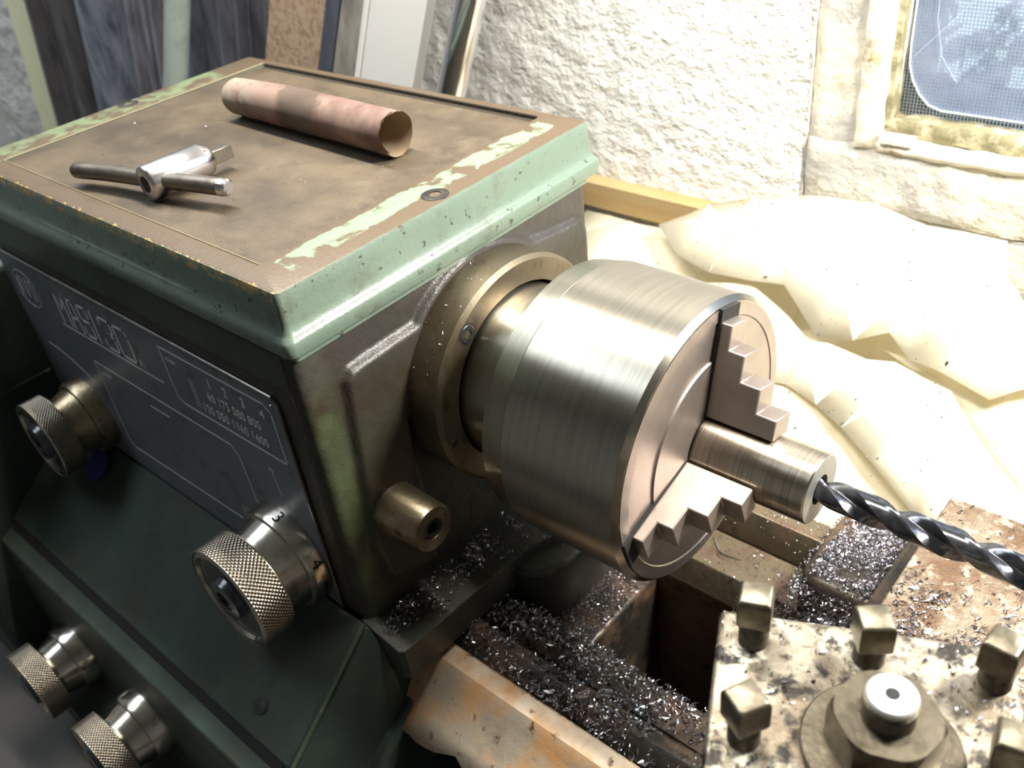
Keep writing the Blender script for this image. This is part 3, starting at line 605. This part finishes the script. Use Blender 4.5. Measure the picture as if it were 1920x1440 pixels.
def knob(x, y, z, R, T, neck, Rb, parent, m_, digits=None):
    # neck = length from base to knurled disc ; everything local then moved
    k = bpy.data.objects.new('control_knob', None); COL.objects.link(k); k.location = Vector((x, y, z)) - BASE[parent.name]; k.parent = parent; k.empty_display_size = .01
    def loc(o): o.parent = k; return o
    if 'rim' not in KN: KN['rim'] = knurl_mesh(.0325, .0205)
    o = bpy.data.objects.new('knurled_rim', KN['rim']); COL.objects.link(o); loc(o); o.location = (0, -neck, 0); s_ = R / .0325; o.scale = (s_, T / .0205, s_)
    pr_ = [(0, Rb), (.010, Rb - .0004), (.013, Rb - .0015), (.0135, Rb - .0042), (neck - .003, Rb - .0075), (neck + .001, Rb - .0082)]
    loc(obj('collar', MB().lathe(pr_, (0, 0, 0), (0, -1, 0), 64, True), m_, None, ang=28))
    pf = [(neck - .0002, Rb - .009), (neck - .0005, R - .0015), (neck + .001, R - .0004)]
    loc(obj('rear_lip', MB().lathe(pf, (0, 0, 0), (0, -1, 0), 64, False), M['knob'], None, ang=28))
    e = neck + T
    loc(obj('front_lip', MB().lathe([(e - .0012, R - .0003), (e, R - .0022), (e + .0002, R - .0045), (e - .0020, R - .0060)], (0, 0, 0), (0, -1, 0), 64, False), M['knob'], None, ang=28))
    loc(obj('face_dish', MB().lathe([(e - .0022, R - .0055), (e - .0026, .0160), (e - .0010, .0155), (e + .0004, .0150)], (0, 0, 0), (0, -1, 0), 48), M['cap'], None, ang=28))
    loc(obj('cap', MB().lathe([(e + .0002, .0148), (e + .0024, .0140), (e + .0030, .0080), (e + .0024, .0070), (e - .0005, .0068)], (0, 0, 0), (0, -1, 0), 48), M['cap'], None, ang=28))
    if digits:
        for ch, a in digits:
            c_ = text('number', ch, .0125, Vector((0, 0, 0)), Matrix.Identity(3), M['blackink'], parent, .0002)
            me_ = c_.data; zx = [v.co.copy() for v in me_.vertices]; cx = sum(v.x for v in zx) / len(zx); cy = sum(v.y for v in zx) / len(zx)
            for v in me_.vertices:   # wrap on the collar: text up runs towards the plate
                lx, ly, lz = v.co.x - cx, v.co.y - cy, v.co.z
                aa = a - lx / Rb; rr_ = Rb - .0002 + lz
                v.co = Vector((rr_ * math.cos(aa), -.0062 + ly * .9, rr_ * math.sin(aa)))
            c_.parent = k; c_.matrix_parent_inverse = Matrix.Identity(4)
    return k
knob(-.3173, -.0006, .9588, .0322, .0165, .0300, .0312, hs, M['knobold'])
knob(-.0660, -.0006, .9545, .0355, .0215, .0298, .0365, hs, M['knob'], (('3', math.radians(80)), ('4', math.radians(18))))
knob(-.3050, -.0965, .7720, .0318, .0180, .0290, .0300, gb, M['knob'])
knob(-.1895, -.0965, .7780, .0322, .0180, .0290, .0300, gb, M['knob'])
obj('index_badge', MB().lathe([(0, .013), (.0008, .013)], (-.3150, -.0190, .9160), (0, -.62, .785), 40), M['blue'], hs)

# ------------------------------------------------------------------ chuck
AX = (1, 0, 0); ch = thing('lathe_chuck', 'large steel three-jaw chuck on the lathe spindle', 'lathe chuck', (.06, AY, AZ))
obj('spindle_nose', MB().lathe([(.004, .0535), (.0605, .0540)], (0, AY, AZ), AX, 96, False), M['flange'] if False else M['steel'], ch, ang=30)
obj('backplate', MB().lathe([(.0600, .0540), (.0600, .0755), (.0615, .0772), (.0762, .0797), (.0766, .0790)], (0, AY, AZ), AX, 128, False), M['steel'], ch, ang=30)
cb = obj('chuck_body', MB().lathe([(.0764, .0788), (.0768, .0800), (.1460, .0800), (.1490, .0772), (.1492, .0700), (.1486, .0694), (.1486, .0500), (.1500, .0494), (.1505, .030), (.1505, .0200), (.12, .0198)], (0, AY, AZ), AX, 160, False), M['steel'], ch, ang=22)
BASE['chuck_body'] = Vector((0, 0, 0))
part('chuck_front', MB().lathe([(.1493, .0765), (.1496, .0700), (.1490, .0694), (.1490, .0500), (.1502, .0494), (.1507, .030), (.1507, .0200)], (0, AY, AZ), AX, 160, False), M['chuckface'], cb, ang=22)
for k in range(3):
    a = math.radians(75 + 120 * k)
    e = Vector((0, math.cos(a), math.sin(a))); s_ = Vector((0, -math.sin(a), math.cos(a))); c0 = Vector((0, AY, AZ))
    def jb(prof, hw):
        return MB().rings([[c0 + e * r + s_ * q + Vector((x, 0, 0)) for x, r in prof] for q in (-hw, hw)])
    part('jaw_slot', jb([(.1488, .0190), (.1512, .0190), (.1512, .0766), (.1488, .0766)], .0088), M['hole'], cb)
    j = obj('jaw', jb([(.1400, .0186), (.1880, .0186), (.1880, .0300), (.1770, .0300), (.1770, .0430), (.1660, .0430), (.1660, .0570), (.1570, .0570), (.1570, .0700), (.1400, .0700)], .0080), M['chuckface'], ch, .0008)
for k in range(3):
    a = math.radians(135 + 120 * k); e = Vector((0, math.cos(a), math.sin(a))); c = Vector((.100, AY, AZ)) + e * .0790
    if k != 0: part('key_socket', MB().lathe([(0, .0075), (.0013, .0072), (.0013, .0050), (-.004, .0048)], c, e, 32), M['black'], cb)
# workpiece
wp = thing('steel_workpiece', 'short round steel bar held in the chuck being drilled', 'workpiece', (.18, AY, AZ))
obj('bar', MB().lathe([(.130, .0184), (.2120, .0184), (.2128, .0178)], (0, AY, AZ), AX, 96, False), M['work'], wp, ang=25)
obj('drilled_end', MB().lathe([(.2127, .0179), (.2129, .0176), (.2129, .0079), (.2020, .0078), (.2020, .0005)], (0, AY, AZ), AX, 72, False), M['barend'], wp, ang=25)
# twist drill
def drill():
    R, n, x0, x1, pitch = .0075, 48, .203, .420, .070; nx = 260; rr = []
    for i in range(nx + 1):
        x = x0 + (x1 - x0) * i / nx; ph = 2 * PI * (x - x0) / pitch + .7; loop = []
        for k in range(n):
            a = 2 * PI * k / n; q = (a % PI) / PI     # 0..1 over half turn
            if q < .10: r = R
            elif q < .48: r = R * .955
            else:
                s_ = (q - .48) / .52; r = R * (.955 - .60 * math.sin(PI * s_) ** .8)
            sc_ = 1 if x > x0 + .004 else .3 + .7 * (x - x0) / .004
            loop.append((x, AY + r * sc_ * math.cos(a + ph), AZ + r * sc_ * math.sin(a + ph)))
        rr.append(loop)
    return MB().rings(rr)
td = thing('twist_drill', 'long dark twist drill entering the end of the steel bar', 'drill bit', (.32, AY, AZ))
obj('fluted_body', drill(), M['drill'], td, ang=50)
obj('shank', MB().lathe([(.415, .0064), (.520, .0064)], (0, AY, AZ), AX, 32), M['drill'], td)

# ------------------------------------------------------------------ bed
bed = thing('lathe_bed', 'oily iron lathe bed with two ways and a dark gap between', 'lathe bed', (.2, .14, .70))
xa, xb = -.36, 1.05
obj('front_way', MB().prism([(.036, .72), (.036, .878), (.040, .8860), (.052, .8945), (.0585, .8950), (.0610, .8880), (.0880, .8870), (.0905, .8840), (.0905, .72)], 0, xa, xb), M['iron'], bed, .0008)
obj('rear_way', MB().prism([(.180, .72), (.180, .868), (.190, .884), (.2225, .885), (.2225, .880), (.2240, .880), (.2240, .886), (.2330, .905), (.2480, .906), (.2520, .903), (.2520, .72)], 0, xa, xb), M['way'], bed, .0008)
obj('cross_web', MB().box((.0530, .088, .72), (.0860, .182, .866)), M['iron'], bed, .003)
obj('cross_web', MB().box((.42, .088, .72), (.45, .182, .866)), M['iron'], bed, .003)
obj('pit_floor', MB().box((xa, .085, .700), (xb, .19, .725)), M['iron'], bed)
obj('way_step', MB().box((.030, .0640, .8865), (xb, .0740, .8895)), M['iron'], bed, .0006)
# saddle and cross slide
sd = thing('saddle', 'iron saddle heaped with dark chips between the bar end and the tool post', 'lathe saddle', (.30, .2, .885))
bmv = []
def blob_block(x0, x1, y0, y1, z0, z1, r):
    return MB().rings([rrect(x0, x1, y0, y1, z0, r), rrect(x0, x1, y0, y1, z1 - r * .6, r), rrect(x0 + r * .2, x1 - r * .2, y0 + r * .2, y1 - r * .2, z1 - r * .18, r), rrect(x0 + r * .6, x1 - r * .6, y0 + r * .6, y1 - r * .6, z1, r * .6)])
obj('saddle_wing', blob_block(.1830, .46, .1840, .2600, .8850, .9210, .012), M['iron'], sd, ang=60)
obj('saddle_bridge', MB().box((.2300, -.02, .895), (.45, .262, .9350)), M['iron'], sd, .003)
cs = thing('cross_slide', 'brown stained cross slide plate under the drill, behind the tool post', 'lathe slide', (.36, .1, .935))
obj('slide_plate', MB().box((.2455, -.06, .9350), (.50, .2480, .9700)), M['slide'], cs, .0012)
obj('compound_slide', MB().box((.262, -.070, .9700), (.372, .045, 1.0300)), M['slide'], cs, .002)

# ------------------------------------------------------------------ tool post
O = Vector((.2291, .0102)); U = Vector((.905, .425)).normalized(); V = Vector((.425, -.905)).normalized()
TZ = 1.090
def L2(u, v, z): p = O + U * u + V * v; return (p.x, p.y, z)
tp = thing('tool_post', 'square four-way tool post in the lower right corner, spattered with chips', 'tool post', L2(.05, .05, 1.03))
def tpbox(u0, u1, v0, v1, z0, z1):
    return MB().rings([[L2(u0, v0, z), L2(u1, v0, z), L2(u1, v1, z), L2(u0, v1, z)] for z in (z0, z1)])
obj('top_block', tpbox(0, .098, 0, .098, 1.0720, TZ), M['post'], tp, .0022, 3)
obj('core_block', tpbox(.022, .076, .022, .076, 1.0480, 1.0725), M['post'], tp)
obj('base_block', tpbox(.0, .098, 0, .098, 1.0300, 1.0490), M['post'], tp, .0015)
def threaded(c, r, z0, z1, pitch=.0015, n=20):
    vs = []; fs = []; steps = int((z1 - z0) / pitch * 6); rr = []
    for i in range(steps + 1):
        z = z0 + (z1 - z0) * i / steps; rr.append([(c[0] + (r - .0005 * (.5 + .5 * math.cos(2 * PI * ((z - z0) / pitch) - 2 * PI * k / n))) * math.cos(2 * PI * k / n), c[1] + (r - .0005 * (.5 + .5 * math.cos(2 * PI * ((z - z0) / pitch) - 2 * PI * k / n))) * math.sin(2 * PI * k / n), z) for k in range(n)])
    return MB().rings(rr)
def clamp(u, v, ang, h, tilt=0):
    c = L2(u, v, 0); r = .0054
    k = obj('clamp_screw', threaded((c[0], c[1]), r, 1.06, TZ + h, .0015), M['thread'], tp, ang=60); BASE[k.name] = Vector((0, 0, 0))
    a = math.radians(ang); s_ = .0058; loops = []
    for z, q in ((TZ + h - .0005, .86), (TZ + h + .0010, 1), (TZ + h + .0110, 1), (TZ + h + .0126, .90), (TZ + h + .0130, .78)):
        loops.append([(c[0] + (x * math.cos(a) - y * math.sin(a)) * s_ * q, c[1] + (x * math.sin(a) + y * math.cos(a)) * s_ * q, z) for x, y in ((-1, -1), (1, -1), (1, 1), (-1, 1))])
    part('square_head', MB().rings(loops), M['bolt'], k, bevel=.0005)
clamp(.0127, .0124, 22, .0120); clamp(.0510, .0131, 38, .0090); clamp(.0900, .0150, -5, .0085); clamp(.0122, .0520, 62, .0095)
clamp(.0122, .0880, 15, .010); clamp(.0510, .0890, 50, .009); clamp(.0890, .0885, 30, .009); clamp(.0885, .050, 12, .009)
cc = L2(.0535, .0485, 0); cx, cy = cc[0], cc[1]
obj('washer', MB().lathe([(TZ, .0245), (TZ + .0025, .0245), (TZ + .0030, .0238), (TZ + .0030, .006)], (cx, cy, 0), (0, 0, 1), 64, False), M['nut'], tp, ang=30)
def hexnut(c, af, z0, z1, rot):
    rr = []; n = 72; Rc = af / 2 / math.cos(PI / 6)
    for z, lim in ((z0, 1), (z1 - .0022, 1), (z1 - .0010, .965), (z1, .90)):
        lp = []
        for i in range(n):
            a = 2 * PI * i / n; aa = ((a - rot) % (PI / 3)) - PI / 6; r = min(af / 2 / math.cos(aa), Rc * lim); lp.append((c[0] + r * math.cos(a), c[1] + r * math.sin(a), z))
        rr.append(lp)
    rr.append([(c[0] + .0095 * math.cos(2 * PI * i / n), c[1] + .0095 * math.sin(2 * PI * i / n), z1) for i in range(n)])
    return MB().rings(rr)
obj('hex_nut', hexnut((cx, cy), .0300, TZ + .0030, TZ + .0200, .35), M['nut'], tp, ang=20)
st = obj('centre_stud', threaded((cx, cy), .0082, TZ + .015, TZ + .0265, .0020, 40), M['bolt'], tp, ang=50); BASE['centre_stud'] = Vector((0, 0, 0))
part('stud_tip', MB().lathe([(TZ + .0250, .0060), (TZ + .0270, .0074), (TZ + .0292, .0076), (TZ + .0300, .0070), (TZ + .0300, .0022), (TZ + .024, .0018)], (cx, cy, 0), (0, 0, 1), 40), M['workend'], st, ang=30)
part('centre_hole', MB().lathe([(TZ + .0298, .0021), (TZ + .0301, .0022)], (cx, cy, 0), (0, 0, 1), 20), M['hole'], st)

# ------------------------------------------------------------------ rusty sheet tray in front of the bed
def tray():
    # along x, section: lower torn lip -> fold -> narrow upper flange
    xs = np.linspace(-.055, .60, 90); rows = []
    for x in xs:
        tear = .0014 * noise.noise(Vector((x * 70, 2, 0))) + .0018 * noise.noise(Vector((x * 25, 5, 1))) + (.0040 * math.exp(-((x - .062) / .010) ** 2))
        wv = .0008 * noise.noise(Vector((x * 30, 9, 1)))
        yl = -.0125 + tear
        sec = [(yl, .8500 + tear * .9), (.0, .8600 + wv), (.011, .8715 + wv), (.0195, .8815), (.0220, .8855), (.0250, .8882), (.0360, .8890), (.0375, .8880)]
        rows.append([(x, y, z) for y, z in sec])
    n = len(rows[0]); vs = [p for r in rows for p in r]; fs = [(i * n + j, i * n + j + 1, (i + 1) * n + j + 1, (i + 1) * n + j) for i in range(len(rows) - 1) for j in range(n - 1)]
    mb = MB(); mb.add(vs, fs); return mb
tag(obj('rusty_tray', tray(), M['rust'], None, solid=.0012, ang=25), 'rust-mottled folded steel sheet with a torn lower edge below the headstock foot', 'metal sheet')

# ------------------------------------------------------------------ chuck key
ck = thing('chuck_key', 'bright steel chuck key with bent bar handle lying on the lid', 'chuck key', (-.152, .045, 1.16))
a = Vector((-.1578, .0300, 1.1705)); e = Vector((-.1567, .0735, 1.1705)); ax = (e - a).normalized(); ln = (e - a).length
obj('key_body', MB().lathe([(.0, .0082), (.0006, .0100), (.0015, .0105), (ln * .84, .0105), (ln * .95, .0088), (ln, .0066)], a, ax, 48), M['key'], ck, ang=40)
obj('end_recess', MB().lathe([(-.0002, .0045), (-.0001, .0050)], a, ax, 32), M['hole'], ck)
u_ = ax.cross(Vector((0, 0, 1))).normalized(); v_ = u_.cross(ax)
b = MB().rings([[e + ax * t_ + (u_ * x + v_ * y) * .0042 for x, y in ((-1, -1), (1, -1), (1, 1), (-1, 1))] for t_ in (-.002, .0135)]); obj('square_tip', b, M['bar'], ck, .0004)
hp = [(-.2285, .0216, 1.1690), (-.2094, .0274, 1.1692), (-.1860, .0321, 1.1700), (-.1580, .0372, 1.1706), (-.1348, .0430, 1.1712), (-.1040, .0500, 1.1716)]
def interp(pp, n=24):
    pp = [Vector(p) for p in pp]; out = []
    for i in range(n + 1):
        t_ = i / n * (len(pp) - 1); k = min(int(t_), len(pp) - 2); f = t_ - k
        p0, p1, p2, p3 = pp[max(k - 1, 0)], pp[k], pp[k + 1], pp[min(k + 2, len(pp) - 1)]
        out.append(.5 * ((2 * p1) + (-p0 + p2) * f + (2 * p0 - 5 * p1 + 4 * p2 - p3) * f * f + (-p0 + 3 * p1 - 3 * p2 + p3) * f ** 3))
    return out
ip = interp(hp, 30); rad = [.0051] * 31; rad[0] = .0034; rad[1] = .0048; rad[-1] = .0036
obj('bar_handle', MB().tube(ip, rad, 20), M['bar'], ck, ang=50)
q = ip[-1]; dd = (ip[-1] - ip[-2]).normalized(); obj('turned_tip', MB().lathe([(-.0045, .0053), (-.0004, .0049), (.0008, .0036)], q, dd, 24), M['key'], ck, ang=30)

# ------------------------------------------------------------------ roll of abrasive paper
def roll(dr=0):
    ya, yb = .1500, .1460; xa_, xb_ = -.2330, -.0690; n, nx = 150, 30; vs = []; fs = []
    for j in range(nx + 1):
        u = j / nx
        for i in range(n + 1):
            s_ = i / n; a_ = -1.2 + s_ * 2 * PI * 1.45; r = .01220 + .0021 * s_ + .0005 * math.sin(3 * a_) - dr
            flat = 1 - .10 * max(0, 1 - u * 3)
            x = xa_ + (xb_ - xa_) * u + .0010 * noise.noise(Vector((a_ * 3, u, 2))) * (1 if j in (0, nx) else 0) + (.0015 * s_ if j == nx else 0)
            vs.append((x, (ya + (yb - ya) * u) - r * math.cos(a_), 1.1593 + .0149 * flat + r * math.sin(a_) * flat))
    W_ = n + 1
    for j in range(nx):
        for i in range(n): a_ = j * W_ + i; fs.append((a_, a_ + 1, a_ + W_ + 1, a_ + W_))
    mb = MB(); mb.add(vs, fs); return mb
ro = thing('abrasive_roll', 'rolled sheet of reddish brown abrasive paper lying on the lid', 'sandpaper roll', (-.15, .148, 1.1592))
obj('paper', roll(), M['paper'], ro, ang=80); obj('paper_back', roll(.0003), M['paperback'], ro, ang=80)
# ------------------------------------------------------------------ plastic sheeting
SHEETS = []
def sheet(name, outline, z0, amp, seed, label, sp=.011, bulge=.0, sl=.55, thick=.0004, crease=1.0, lift=0):
    xs = [p[0] for p in outline]; ys = [p[1] for p in outline]; rnd = random.Random(seed)
    # densify the outline
    ol = []
    for (p, q) in zip(outline, outline[1:] + outline[:1]):
        p, q = Vector(p), Vector(q); k = max(1, int((q - p).length / sp))
        for i in range(k): ol.append(p.lerp(q, i / k))
    pts = [p for p in ol]; n = len(ol)
    y = min(ys)
    while y < max(ys):
        x = min(xs)
        while x < max(xs):
            px, py = x + rnd.uniform(-.4, .4) * sp, y + rnd.uniform(-.4, .4) * sp
            if sdpoly(px, py, [(p.x, p.y) for p in ol]) > sp * .5: pts.append(Vector((px, py)))
            x += sp
        y += sp
    r = delaunay_2d_cdt(pts, [], [list(range(n))], 1, 1e-6)
    V2, F2 = r[0], r[2]; vs = []
    for p in V2:
        d = max(0, sdpoly(p.x, p.y, [(q.x, q.y) for q in ol]))
        z = z0 + (p.y - .27) * sl + bulge * (1 - math.exp(-d / .015)) * .6 + amp * (rnd.uniform(-1, 1) * (1 if d > .004 else .45) + noise.noise(Vector((p.x * 9, p.y * 9, seed))) * 1.2)
        vs.append((p.x, p.y, z))
    mb = MB(); mb.add(vs, F2); o = obj(name, mb, M['plastic'], None, ang=15, solid=thick); SHEETS.append((mb.v, mb.f))
    return tag(o, label, 'plastic sheet', 'crumpled plastic sheets behind the lathe')
S1 = [(-.059, .451), (-.045, .462), (-.011, .476), (.026, .484), (.048, .483), (.091, .485), (.134, .483), (.193, .481), (.203, .458), (.226, .440), (.274, .438), (.280, .406), (.243, .385), (.228, .373), (.189, .380), (.168, .385), (.147, .397), (.125, .387), (.098, .383), (.076, .397), (.056, .409), (.027, .407), (-.008, .402), (-.043, .408), (-.078, .432)]
S2 = [(-.160, .426), (-.140, .437), (-.119, .447), (-.083, .444), (-.044, .427), (-.008, .411), (.021, .413), (.048, .407), (.068, .397), (.066, .367), (.005, .357), (-.077, .342), (-.142, .376)]
S3 = [(-.008, .402), (.025, .411), (.055, .404), (.068, .397), (.087, .387), (.109, .385), (.139, .382), (.159, .383), (.179, .382), (.202, .377), (.227, .356), (.246, .343), (.268, .331), (.296, .310), (.252, .278), (.218, .292), (.175, .313), (.147, .327), (.122, .338), (.092, .348), (.061, .343), (-.000, .365)]
S4 = [(.058, .351), (.088, .358), (.117, .348), (.143, .337), (.172, .323), (.204, .309), (.237, .285), (.183, .250), (.140, .262), (.101, .270), (.062, .290)]
S5 = [(.144, .400), (.164, .400), (.224, .391), (.239, .406), (.263, .414), (.298, .403), (.331, .315), (.290, .314), (.269, .334), (.236, .355), (.201, .381)]
S0 = [(-.195, .262), (-.195, .478), (.62, .488), (.62, .262)]
sheet('plastic_sheet', S0, .862, .005, 3, 'lowest cream plastic sheet, seen as tan shadowed folds under the others', .030, sl=.44)
sheet('plastic_sheet', S5, .879, .004, 5, 'cream plastic sheet at the right edge under the large upper one', .022, .004)
sheet('plastic_sheet', S4, .880, .004, 6, 'lowest front cream sheet, just behind the bar end and the drill', .022, .004)
sheet('plastic_sheet', S2, .876, .004, 8, 'cream plastic sheet right beside the corner of the headstock', .024, .008)
sheet('plastic_sheet', S3, .888, .005, 11, 'long narrow cream sheet running down to the right behind the chuck', .024, .008)
sheet('plastic_sheet', S1, .897, .0065, 14, 'largest cream plastic sheet, uppermost of the heap under the window', .024, .012)
tb = thing('rear_shelf', 'dark shelf board carrying the plastic sheets behind the lathe', 'shelf', (.14, .37, 0))
obj('shelf_top', MB().box((-.20, .275, .815), (.66, .493, .845)), M['bench'], tb)
for x in (-.18, .60): obj('shelf_leg', MB().box((x, .41, 0), (x + .04, .45, .816)), M['bench'], tb)

# ------------------------------------------------------------------ swarf
def swarf(name, n, sampler, label, smin=.0004, smax=.0015, pile=.0006, curl=.6, m_='chip', wmul=1):
    VS = []; FS = []; c = 0
    for i in range(n):
        p = sampler()
        if p is None: continue
        p = Vector(p); q = Vector((random.gauss(0, 1), random.gauss(0, 1), random.gauss(0, 1))).normalized(); u = q.orthogonal().normalized(); v = q.cross(u)
        s_ = smin + (smax - smin) * random.random() ** 2.2; p.z += random.random() ** 2 * pile
        if random.random() < curl:
            k = random.choice((4, 5, 7)); arc = random.uniform(1.5, 5.5); w_ = random.uniform(.18, .45) * s_ * wmul + .00012; lead = random.uniform(0, .8) * s_
            for j in range(k + 1):
                a_ = arc * j / k; r0 = u * math.cos(a_) * s_ + v * math.sin(a_) * s_ + q * (lead * j / k)
                VS.append(p + r0); VS.append(p + r0 + q * w_)
            for j in range(k): FS.append((c + 2 * j, c + 2 * j + 1, c + 2 * j + 3, c + 2 * j + 2))
            c += 2 * (k + 1)
        else:
            l_ = s_ * random.uniform(.6, 1.6); w_ = s_ * random.uniform(.25, .7)
            VS += [p - u * l_, p + v * w_, p + u * l_ + q * s_ * .5, p - v * w_ + q * s_ * .3]; FS.append((c, c + 1, c + 2, c + 3)); c += 4
    me = bpy.data.meshes.new(name); me.from_pydata([tuple(v) for v in VS], [], FS); me.materials.append(M[m_])
    o = bpy.data.objects.new(name, me); COL.objects.link(o); return tag(o, label, 'metal chips', kind='stuff')
def field(x0, x1, y0, y1, zf, dens=None):
    def f():
        for _ in range(12):
            x, y = random.uniform(x0, x1), random.uniform(y0, y1)
            if dens is None or random.random() < dens(x, y):
                z = zf(x, y); return None if z is None else (x, y, z + .0003)
        return None
    return f
nz_ = lambda x, y, s=40, o=0: .5 + noise.noise(Vector((x * s, y * s, o))) * 1.3
def zfront(x, y):
    if y < .040: return .889
    if y < .052: return .886 + (y - .04) * .7
    if y < .0585: return .895
    if .064 < y < .074: return .8895
    return .8875
def mound(x, y): return .0065 * smooth(.0, .5, x / .2) * max(0, nz_(x, y, 22, 3)) + .004 * math.exp(-((x - .05) / .025) ** 2 - ((y - .08) / .02) ** 2)
swarf('metal_chips', 6000, field(.0, .30, .0385, .0900, lambda x, y: zfront(x, y) + mound(x, y) * random.random(), lambda x, y: (.25 + nz_(x, y, 30)) * (1 if x > .03 else .5)), 'fine bright chips covering the front way of the bed', .0005, .0026, .0012)
swarf('metal_chips', 2200, field(.0535, .0855, .092, .180, lambda x, y: .8665, None), 'fine chips on the cross web in the gap of the bed', .0004, .0014, .001)
swarf('metal_chips', 800, field(.0, .026, .002, .120, lambda x, y: .9255 - .006 * smooth(0, .03, x), lambda x, y: nz_(x, y, 60) * .9), 'scattered chips on top of the headstock foot', .0004, .0019, .0004)
swarf('metal_chips', 260, field(.0, .052, .120, .190, lambda x, y: .9200, None), 'chips at the back of the headstock foot under the chuck', .0004, .0014, .0003)
swarf('metal_chips', 700, field(.09, .235, .188, .2225, lambda x, y: .8852, lambda x, y: .15 + smooth(.12, .2, x) * .9 * nz_(x, y, 40)), 'scattered chips on the rear way of the bed', .0004, .0014, .0004)
swarf('metal_chips', 500, field(.09, .22, .226, .250, lambda x, y: .886 + (y - .224) / .009 * .019 if y < .233 else .906, lambda x, y: .3), 'few chips on the raised rear edge of the bed', .0003, .0010, .0003)
def zs(x, y):
    e = min(x - .183, y - .184, .26 - y); 
    if e < 0: return .8880 + random.random() * .030
    return .921 - .010 * (1 - smooth(0, .010, e)) + .003 * max(0, nz_(x, y, 50))
swarf('metal_chips', 12000, field(.1800, .250, .1780, .2615, zs, lambda x, y: .35 + nz_(x, y, 45)), 'dense dark chips heaped on the saddle below the drill', .0004, .0017, .0014)
swarf('metal_chips', 3200, field(.150, .245, .150, .190, lambda x, y: .884 + .030 * smooth(.165, .235, x) * random.random() ** .5, lambda x, y: smooth(.14, .21, x) * (.4 + nz_(x, y, 40)) if y < .19 else 1), 'bright chips piled in front of the saddle behind the tool post', .0005, .0028, .002)
swarf('metal_chips', 5200, field(.2462, .38, .075, .2470, lambda x, y: .9702, lambda x, y: (.16 + 1.2 * smooth(.20, .12, y)) * nz_(x, y, 55)), 'chips strewn on the cross slide plate', .0005, .0024, .0010)
def tps():
    u, v = random.uniform(.002, .096), random.uniform(.002, .096)
    if math.hypot(u - .0535, v - .0485) < .019 or random.random() > nz_(u, v, 60, 4): return None
    p = L2(u, v, TZ + .0004); return p
swarf('metal_chips', 1200, tps, 'chips and flakes lying on the tool post top', .0004, .0017, .0003, .35)
swarf('metal_chips', 70, field(-.31, -.01, .018, .225, lambda x, y: 1.1594 if x < -.033 else 1.1602, None), 'few tiny bright chips scattered on the headstock lid', .0003, .0009, .0001, .5)
swarf('metal_chips', 60, lambda: (.001 + random.random() * .018, AY + .0722 * math.cos(a_) - 0, AZ + .0722 * math.sin(a_)) if (globals().__setitem__('a_', random.uniform(1.6, 2.7)) or True) else None, 'tiny bright chips clinging to the bearing flange', .0003, .0008, .0001, .3)
from mathutils.bvhtree import BVHTree
trees = [BVHTree.FromPolygons([Vector(v) for v in v_], f_) for v_, f_ in SHEETS]
def onsheet():
    x = random.uniform(-.12, .34); y = random.uniform(.27, .475)
    if random.random() > max(0, nz_(x, y, 34)) ** 2: return None
    z = max([t_.ray_cast(Vector((x, y, 1.3)), Vector((0, 0, -1)))[0].z for t_ in trees if t_.ray_cast(Vector((x, y, 1.3)), Vector((0, 0, -1)))[0]] or [0])
    return (x, y, z + .0008) if z else None
swarf('metal_specks', 1500, onsheet, 'dark specks of swarf scattered over the plastic sheets', .0006, .0019, .0002, .25, 'black')
# long curls
def curl(name, pts, w_, label, m_='curl', helix=None):
    P_ = interp(pts, 40) if helix is None else [Vector(pts[0]).lerp(Vector(pts[1]), i / 80) + Vector((0, helix[0] * math.cos(i / 80 * helix[1]), helix[0] * math.sin(i / 80 * helix[1]))) for i in range(81)]
    vs = []; fs = []
    for i, p in enumerate(P_): ww = w_ * math.sin(PI * (i + 1) / (len(P_) + 1)) ** .4; vs += [p, p + Vector((ww * .3, ww * .5, ww))]
    for i in range(len(P_) - 1): fs.append((2 * i, 2 * i + 1, 2 * i + 3, 2 * i + 2))
    mb = MB(); mb.add(vs, fs); return tag(obj(name, mb, M[m_], None, solid=.0002), label, 'metal curl')
curl('metal_curl', [(.1100, .2125, .8868), (.1165, .2060, .8866), (.1235, .2015, .8865), (.1370, .2040, .8872)], .0020, 'long bright curved chip on the rear way beside the chuck')
curl('metal_curl', [(.0600, .0830, .8990), (.0730, .0800, .8990)], .0008, 'thin coiled chip standing on the front way near the foot', 'chip', (.0040, 20))
curl('metal_curl', [(.0150, .0700, .9240), (.0130, .0760, .9280), (.0150, .0840, .9240)], .0007, 'thin arched chip on the headstock foot', 'bar')
curl('metal_curl', [(.0340, .0440, .8960), (.0270, .0560, .8975)], .0006, 'straight sliver chip on the front way', 'bar', (.0002, 2))
curl('metal_curl', [(.1270, .0560, .8990), (.1330, .0600, .8990)], .0022, 'bright tight coil in the chips on the front way', 'curl', (.0022, 40))
curl('metal_curl', [(.1180, .0480, .8990), (.1230, .0520, .8990)], .0022, 'second bright coil lying nearer the rusty tray', 'curl', (.0020, 36))
